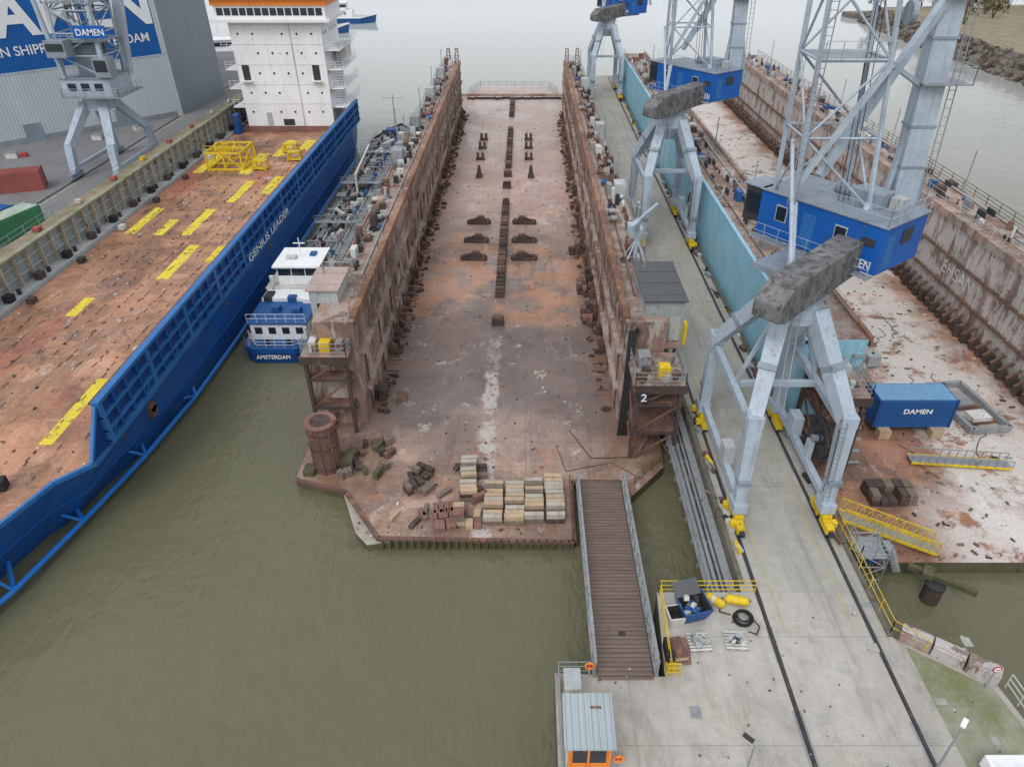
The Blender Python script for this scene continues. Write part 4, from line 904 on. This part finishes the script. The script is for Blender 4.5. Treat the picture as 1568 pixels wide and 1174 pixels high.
b.box((-33.5,33.6,5.4),(.6,.8,.7),'rubber',.3); b.box((-34.6,31.5,5.1),(2.0,1.4,.25),'whited',.2); b.tube((-35.5,34,5),(-35.5,34,5.7),.3,'rustdark',12); b.rail([(-33,30.5,5),(-34.2,26,5),(-36.5,20,5)],'bluel',1.0,1,.03); b.box((-36,30,5.5),(1,1.2,1),'greyl')
for y in range(50,112,9): b.box((-46.3,y,5.3),(.6,.8,.5),random.choice(['rustdark','yellow','whited','dark']))
b.build(sh)
b=MB('superstructure')
b.bx(-45.2,-31.2,119,130,5.9,21.2,'white'); b.bx(-46,-30.2,118.9,131,DZ+.01,5.9,'rustred')
b.bx(-47.3,-29.4,117.6,129,21.2,21.6,'white'); b.bx(-46.6,-30.0,118.2,128,21.6,23.4,'white'); b.bx(-46.9,-29.7,118.0,128.4,23.4,24.4,'orange'); b.bx(-47.6,-29,117.4,129,24.4,24.55,'orange')
for k in range(14): X=-46.2+k*1.14; b.bx(X,X+.95,118.14,118.2,22.1,23.1,'glass')
for zi,z in enumerate((7.6,10.5,13.4,16.3,19.0)):
    for k in range(6):
        X=-44+k*2.25+(.3 if zi%2 else 0)
        if (k*3+zi)%7==3: continue
        b.tube((X,118.99,z+.5),(X,118.94,z+.5),.17,'glass',12)
        b.tube((-31.19,120+k*1.6,z+.5),(-31.14,120+k*1.6,z+.5),.22,'glass',12)
    b.bx(-45.25,-31.15,118.96,119,z+1.7,z+1.76,'whited')
for X in(-44.4,-33.4): b.bx(X,X+1.1,118.93,119,12.9,15.1,'dark'); b.box((X+.5,118.6,12.8),(1.6,.8,.1),'white')
b.bx(-39.4,-37.6,118.97,119,6.0,7.0,'dark'); b.bx(-42,-41.1,118.95,119,6.0,8.0,'greyl'); b.tube((-36,118.9,6),(-36,118.9,21),.06,'whited',6)
for z in(8.6,11.4,14.2,17):
    b.bx(-31.19,-28.9,119.6,131,z,z+.14,'white'); b.rail([(-31,119.7,z+.14),(-29,119.7,z+.14),(-29,131,z+.14)],'white',1.1,1.2,.03,3); b.bx(-47.3,-45.2,119.6,131,z,z+.14,'white'); b.rail([(-47.2,119.7,z+.14),(-45.4,119.7,z+.14)],'white',1.1,1,.03,3)
    for k in range(8): b.box((-30.1,121+k*.45,z-2.4+k*.32),(.9,.35,.05),'greyl')
b.bx(-30.6,-29.0,124,128,15,17.4,'whited')
b.tube((-38,122,24.5),(-38,122,31),.25,'white'); b.bx(-41,-35,121,121.4,27,27.3,'white'); b.bx(-43,-41.6,122,124,24.55,26.4,'orange'); b.tube((-34,123,24.5),(-34,123,25.6),.7,'white',14,.4); b.rail([(-47.3,117.6,24.55),(-29.3,117.6,24.55)],'white',1,1.5,.03)
b.bx(-46.9,-46.2,117.0,118.8,5,8,'blue')
b.tube((-38,138,5),(-38,138,16),.25,'white'); b.bx(-40,-36,132,137,5,9,'white')
b.build(sh,bevel=.03)
b=MB('yellow_cargo_frame')
x0,x1,y0,y1=-44.4,-39.6,98.5,104
for z in(.15,2.4):
    for Y in(y0,(y0+y1)/2,y1): b.beam((x0,Y,5+z),(x1,Y,5+z),.24,.24,'yellow')
    for X in(x0,x1): b.beam((X,y0,5+z),(X,y1,5+z),.24,.24,'yellow')
for X in(x0,(x0+x1)/2,x1):
    for Y in(y0,(y0+y1)/2,y1): b.beam((X,Y,5),(X,Y,7.4),.2,.2,'yellow')
    b.beam((X,y0,5.2),(X,y1,7.4),.14,.14,'yellow')
for Y in(y0,y1): b.beam((x0,Y,5.2),((x0+x1)/2,Y,7.4),.14,.14,'yellow'); b.beam((x1,Y,5.2),((x0+x1)/2,Y,7.4),.14,.14,'yellow')
b.rail([(x0,y0,7.5),(x1,y0,7.5)],'yellow',.9,1,.03,2); b.build()
for (x,y,s_) in((-37.3,99.3,1),(-33.6,103.5,.9),(-35.3,107.5,1),(-45.6,107.5,1)):
    b=MB('yellow_deck_trestle')
    for sx in(-1,1):
        for sy in(-.6,.6): b.beam((1.1*sx*s_,sy,0),(.8*sx*s_,sy*.7,1.2),.16,.16,'yellow')
    b.box((0,0,1.2),(2.0*s_,1.0,.2),'yellow'); b.box((0,0,.2),(2.2*s_,1.3,.12),'yellow'); b.build(None,(x,y,5),U(-.3,.3))

# ---------------------------------------------------------------- tanker barge
tb=empty('tanker_barge')
b=MB('hull')
pl=[(-27.0,58.5),(-26.4,57),(-25.4,56.3),(-21.6,56.3),(-20.6,57),(-20.1,58.5),(-20.1,128),(-21.2,134),(-23.5,138),(-25.4,134),(-27.0,128)]
b.prism(pl,-1,1.3,'grey','blued'); n_=len(pl)
for k in range(n_): a=pl[k];c=pl[(k+1)%n_]; b.beam((*a,1.35),(*c,1.35),.18,.5,'blue' if k in(0,1,2,3,4) else 'dark')
b.prism([(-26.6,58.6),(-26.1,57.3),(-25.2,56.7),(-21.8,56.7),(-20.9,57.3),(-20.5,58.6),(-20.5,74),(-26.6,74)],1.31,1.36,'contblue')
b.build(tb)
b=MB('deckhouse')
b.bx(-26.2,-20.9,58.4,62.6,1.37,3.1,'white'); b.bx(-26.4,-20.7,58.2,64.6,3.1,3.25,'contblue'); b.bx(-26.2,-20.9,62.6,71,1.37,3.6,'white'); b.bx(-26.4,-20.7,64.6,71.3,3.6,3.75,'whited')
b.bx(-25.2,-21.0,65.4,69.4,3.75,4.7,'white'); b.bx(-25.15,-21.05,65.45,69.35,4.7,5.7,'glass')
for X in(-25.2,-23.8,-22.4,-21.04):
    for Y in(65.4,69.36): b.bx(X,X+.08,Y-.02,Y+.06,4.7,5.7,'white')
b.bx(-25.5,-20.7,65.0,69.8,5.7,5.9,'white'); b.box((-24,67,6.1),(1,.6,.3),'whited'); b.box((-22,68,6.0),(.6,.9,.25),'contblue'); b.tube((-23.1,67.4,5.9),(-23.1,67.4,8),.05,'white'); b.box((-23.1,67.4,7.4),(1.2,.1,.1),'white')
for k in range(4): b.bx(-25.8+k*1.3,-25.1+k*1.3,58.36,58.4,2.0,2.7,'glass')
for k in range(4): b.bx(-26.24,-26.2,59+k*2.2,59.8+k*2.2,2.0,2.7,'glass')
for (x,y) in((-24.6,60.3),(-22.5,60.0),(-23.6,62.4)): b.bx(x,x+.8,y,y+.7,3.25,3.8,'contblue')
b.box((-25.6,63.2,3.5),(.8,1.4,.6),'dark'); b.box((-21.6,62.8,3.45),(.9,1.2,.5),'white')
b.tube((-25.7,65,3.75),(-25.7,65,4.9),.25,'whited'); b.tube((-24.5,57.5,1.4),(-24.5,57.5,1.9),.2,'dark'); b.tube((-22.5,57.5,1.4),(-22.5,57.5,1.9),.2,'dark')
b.rail([(-26.5,58.4,1.37),(-25.3,56.8,1.37),(-21.8,56.8,1.37),(-20.6,58.4,1.37)],'white',1.0,.8,.022,3); b.rail([(-26.3,58.3,3.25),(-20.8,58.3,3.25)],'white',.9,1,.022,2)
b.build(tb,bevel=.02)
text('AMSTERDAM',(-25.3,56.18,.55),(H90,0,0),.6,'white',tb,width=3.2)
b=MB('deck_piping')
b.bx(-25.8,-21.3,75,128,1.31,1.9,'grey')
for X in(-25.0,-24.6,-23.7,-23.3,-22.5,-22.1): b.tube((X,74,2.25),(X,127,2.25),.1,random.choice(['greyl','galv','grey']),8)
y=75
while y<128:
    r=R()
    if r<.35: b.tube((-26.3,y,2.5),(-20.8,y,2.5),.12,'grey',8); b.box((-24.6,y,2.7),(.35,.35,.5),'dark'); b.box((-22.3,y,2.7),(.35,.35,.5),'contblue')
    elif r<.6: b.tube((U(-25.3,-22),y,1.9),(U(-25.3,-22),y,2.9),.28,'whited' if R()<.4 else 'dark',12)
    elif r<.8: b.box((U(-25,-22),y,2.2),(U(.4,1.2),U(.4,1.0),U(.5,1.0)),random.choice(['dark','greyl','contblue','dark','grey']))
    else: x=U(-25,-22); b.tube((x,y,1.9),(x,y,3.2),.06,'whited'); b.ring((x,y,3.0),.25,.03,'red',12)
    y+=U(.4,1.1)
for X in(-26.7,-20.4): b.rail([(X,74,1.35),(X,130,1.35)],'galv',1.0,2,.025,2)
for y in(84,99,114): b.bx(-26.3,-20.8,y,y+.8,3.0,3.06,'galv'); b.rail([(-26.3,y,3.06),(-20.8,y,3.06)],'galv',.9,1,.025,2)
b.beam((-23.6,97,1.9),(-23.6,97,5.0),.3,.3,'whited'); b.beam((-23.6,97,4.9),(-23.6,108,5.9),.25,.25,'whited')
for i in range(150): x,y=U(-26.2,-21),U(74,132); b.box((x,y,1.7),(U(.1,.4),U(.2,.7),U(.2,.7)),random.choice(['dark','greyl','rubber','dark','whited','grey']),U(0,3))
b.box((-24,131,1.9),(2.4,2.0,1.0),'contblue'); b.box((-22.2,129,1.8),(1.2,1.6,.9),'whited')
b.tube((-24,134,1.4),(-24,134,7.5),.1,'whited'); b.tube((-22.4,126,1.4),(-22.4,126,7),.08,'whited'); b.tube((-26,134,7),(-22,134,7),.05,'whited')
b.build(tb)
b=MB('mooring_lines')
def sag(p,q_,s_=.6,n=8):
    p=Vector(p);q_=Vector(q_); return [p.lerp(q_,i/n)-Vector((0,0,s_*4*(i/n)*(1-i/n))) for i in range(n+1)]
for p_,q_ in(((-20.6,60,1.7),(-16.2,54,7)),((-20.4,90,1.6),(-16,96,7)),((-20.6,120,1.6),(-16,112,7)),((10.5,44,1),(12.6,35,3.1))): b.path(sag(p_,q_),.035,'woodpale',5)
b.build()
def boat(name,x,y,L_,W_,rz,hm,sup):
    b=MB(name); pts=[(-L_/2,-W_/2*.8),(L_/2*.6,-W_/2),(L_/2,0),(L_/2*.6,W_/2),(-L_/2,W_/2*.8)]
    lo=[(p_[0]*.94,p_[1]*.85,-.3) for p_ in pts]; hi=[(p_[0],p_[1],2.0+(.8 if i==2 else 0)) for i,p_ in enumerate(pts)]
    b.add(lo+hi,[(k,(k+1)%5,5+(k+1)%5,5+k) for k in range(5)],hm); b.add(hi,[(0,1,2,3,4)],'greyl')
    for i in range(5): b.beam(hi[i],hi[(i+1)%5],.2,.4,'white')
    b.bx(-L_*.35,L_*.2,-W_*.34,W_*.34,2.05,4.4,'white'); b.bx(-L_*.15,L_*.12,-W_*.3,W_*.3,4.4,6.6,'white'); b.bx(-L_*.155,L_*.125,-W_*.31,W_*.31,5.2,6.1,'glass'); b.bx(-L_*.18,L_*.14,-W_*.34,W_*.34,6.6,6.8,sup)
    for k in range(7): b.bx(-L_*.33+k*L_*.07,-L_*.30+k*L_*.07,-W_*.345,-W_*.34,2.9,3.7,'glass')
    b.tube((0,0,6.8),(0,0,11),.12,'white'); b.box((0,0,9.5),(.2,2.4,.2),'white'); b.rail([(hi[0][0],hi[0][1],2.1),(hi[1][0],hi[1][1],2.1)],'white',1,2,.05)
    b.build(None,(x,y,0),rz,bevel=.04)
boat('patrol_boat',-68,286,28,8,.08,'contblue','white'); boat('harbour_tug',-68,262,18,6,.1,'contblue','orange'); boat('harbour_ferry',-80,203,26,8,.3,'contblue','white'); boat('harbour_launch',-72,222,14,5,.2,'whited','contblue')

# ---------------------------------------------------------------- light, sky, camera
wd=bpy.data.worlds.new('World'); scene.world=wd; wd.use_nodes=True; nt=wd.node_tree; bg=nt.nodes['Background']
sky=nt.nodes.new('ShaderNodeTexSky'); sky.sky_type='NISHITA'; sky.sun_disc=False
EL=math.radians(50); AZ=math.radians(205)
sky.sun_elevation=EL; sky.sun_rotation=AZ; sky.air_density=1.2; sky.dust_density=5; sky.ozone_density=1
hs=nt.nodes.new('ShaderNodeHueSaturation'); hs.inputs['Saturation'].default_value=.35
nt.links.new(sky.outputs[0],hs.inputs['Color'])
mx=nt.nodes.new('ShaderNodeMix'); mx.data_type='RGBA'; mx.inputs[0].default_value=.65; nt.links.new(hs.outputs[0],mx.inputs[6]); mx.inputs[7].default_value=(6.9,7.25,7.7,1)
nt.links.new(mx.outputs[2],bg.inputs['Color']); bg.inputs['Strength'].default_value=.15
sl=bpy.data.lights.new('sun','SUN'); sl.energy=.95; sl.angle=math.radians(22); sl.color=(1,.98,.95)
so=bpy.data.objects.new('sun',sl); COL.objects.link(so)
sv=Vector((math.sin(AZ)*math.cos(EL),math.cos(AZ)*math.cos(EL),math.sin(EL))); so.rotation_euler=sv.to_track_quat('Z','Y').to_euler()
so.location=(0,-20,80)
cd=bpy.data.cameras.new('camera'); cam=bpy.data.objects.new('camera',cd); COL.objects.link(cam); scene.camera=cam
cam.location=(0,0,36); pitch=math.atan2(735,1080); cam.rotation_euler=(H90-pitch,0,0); cd.sensor_width=36; cd.lens=36*1080/1568; cd.shift_x=-21/1568
cd.clip_start=.5; cd.clip_end=8000
scene.view_settings.view_transform='Standard'; scene.view_settings.look='None'; scene.view_settings.exposure=0
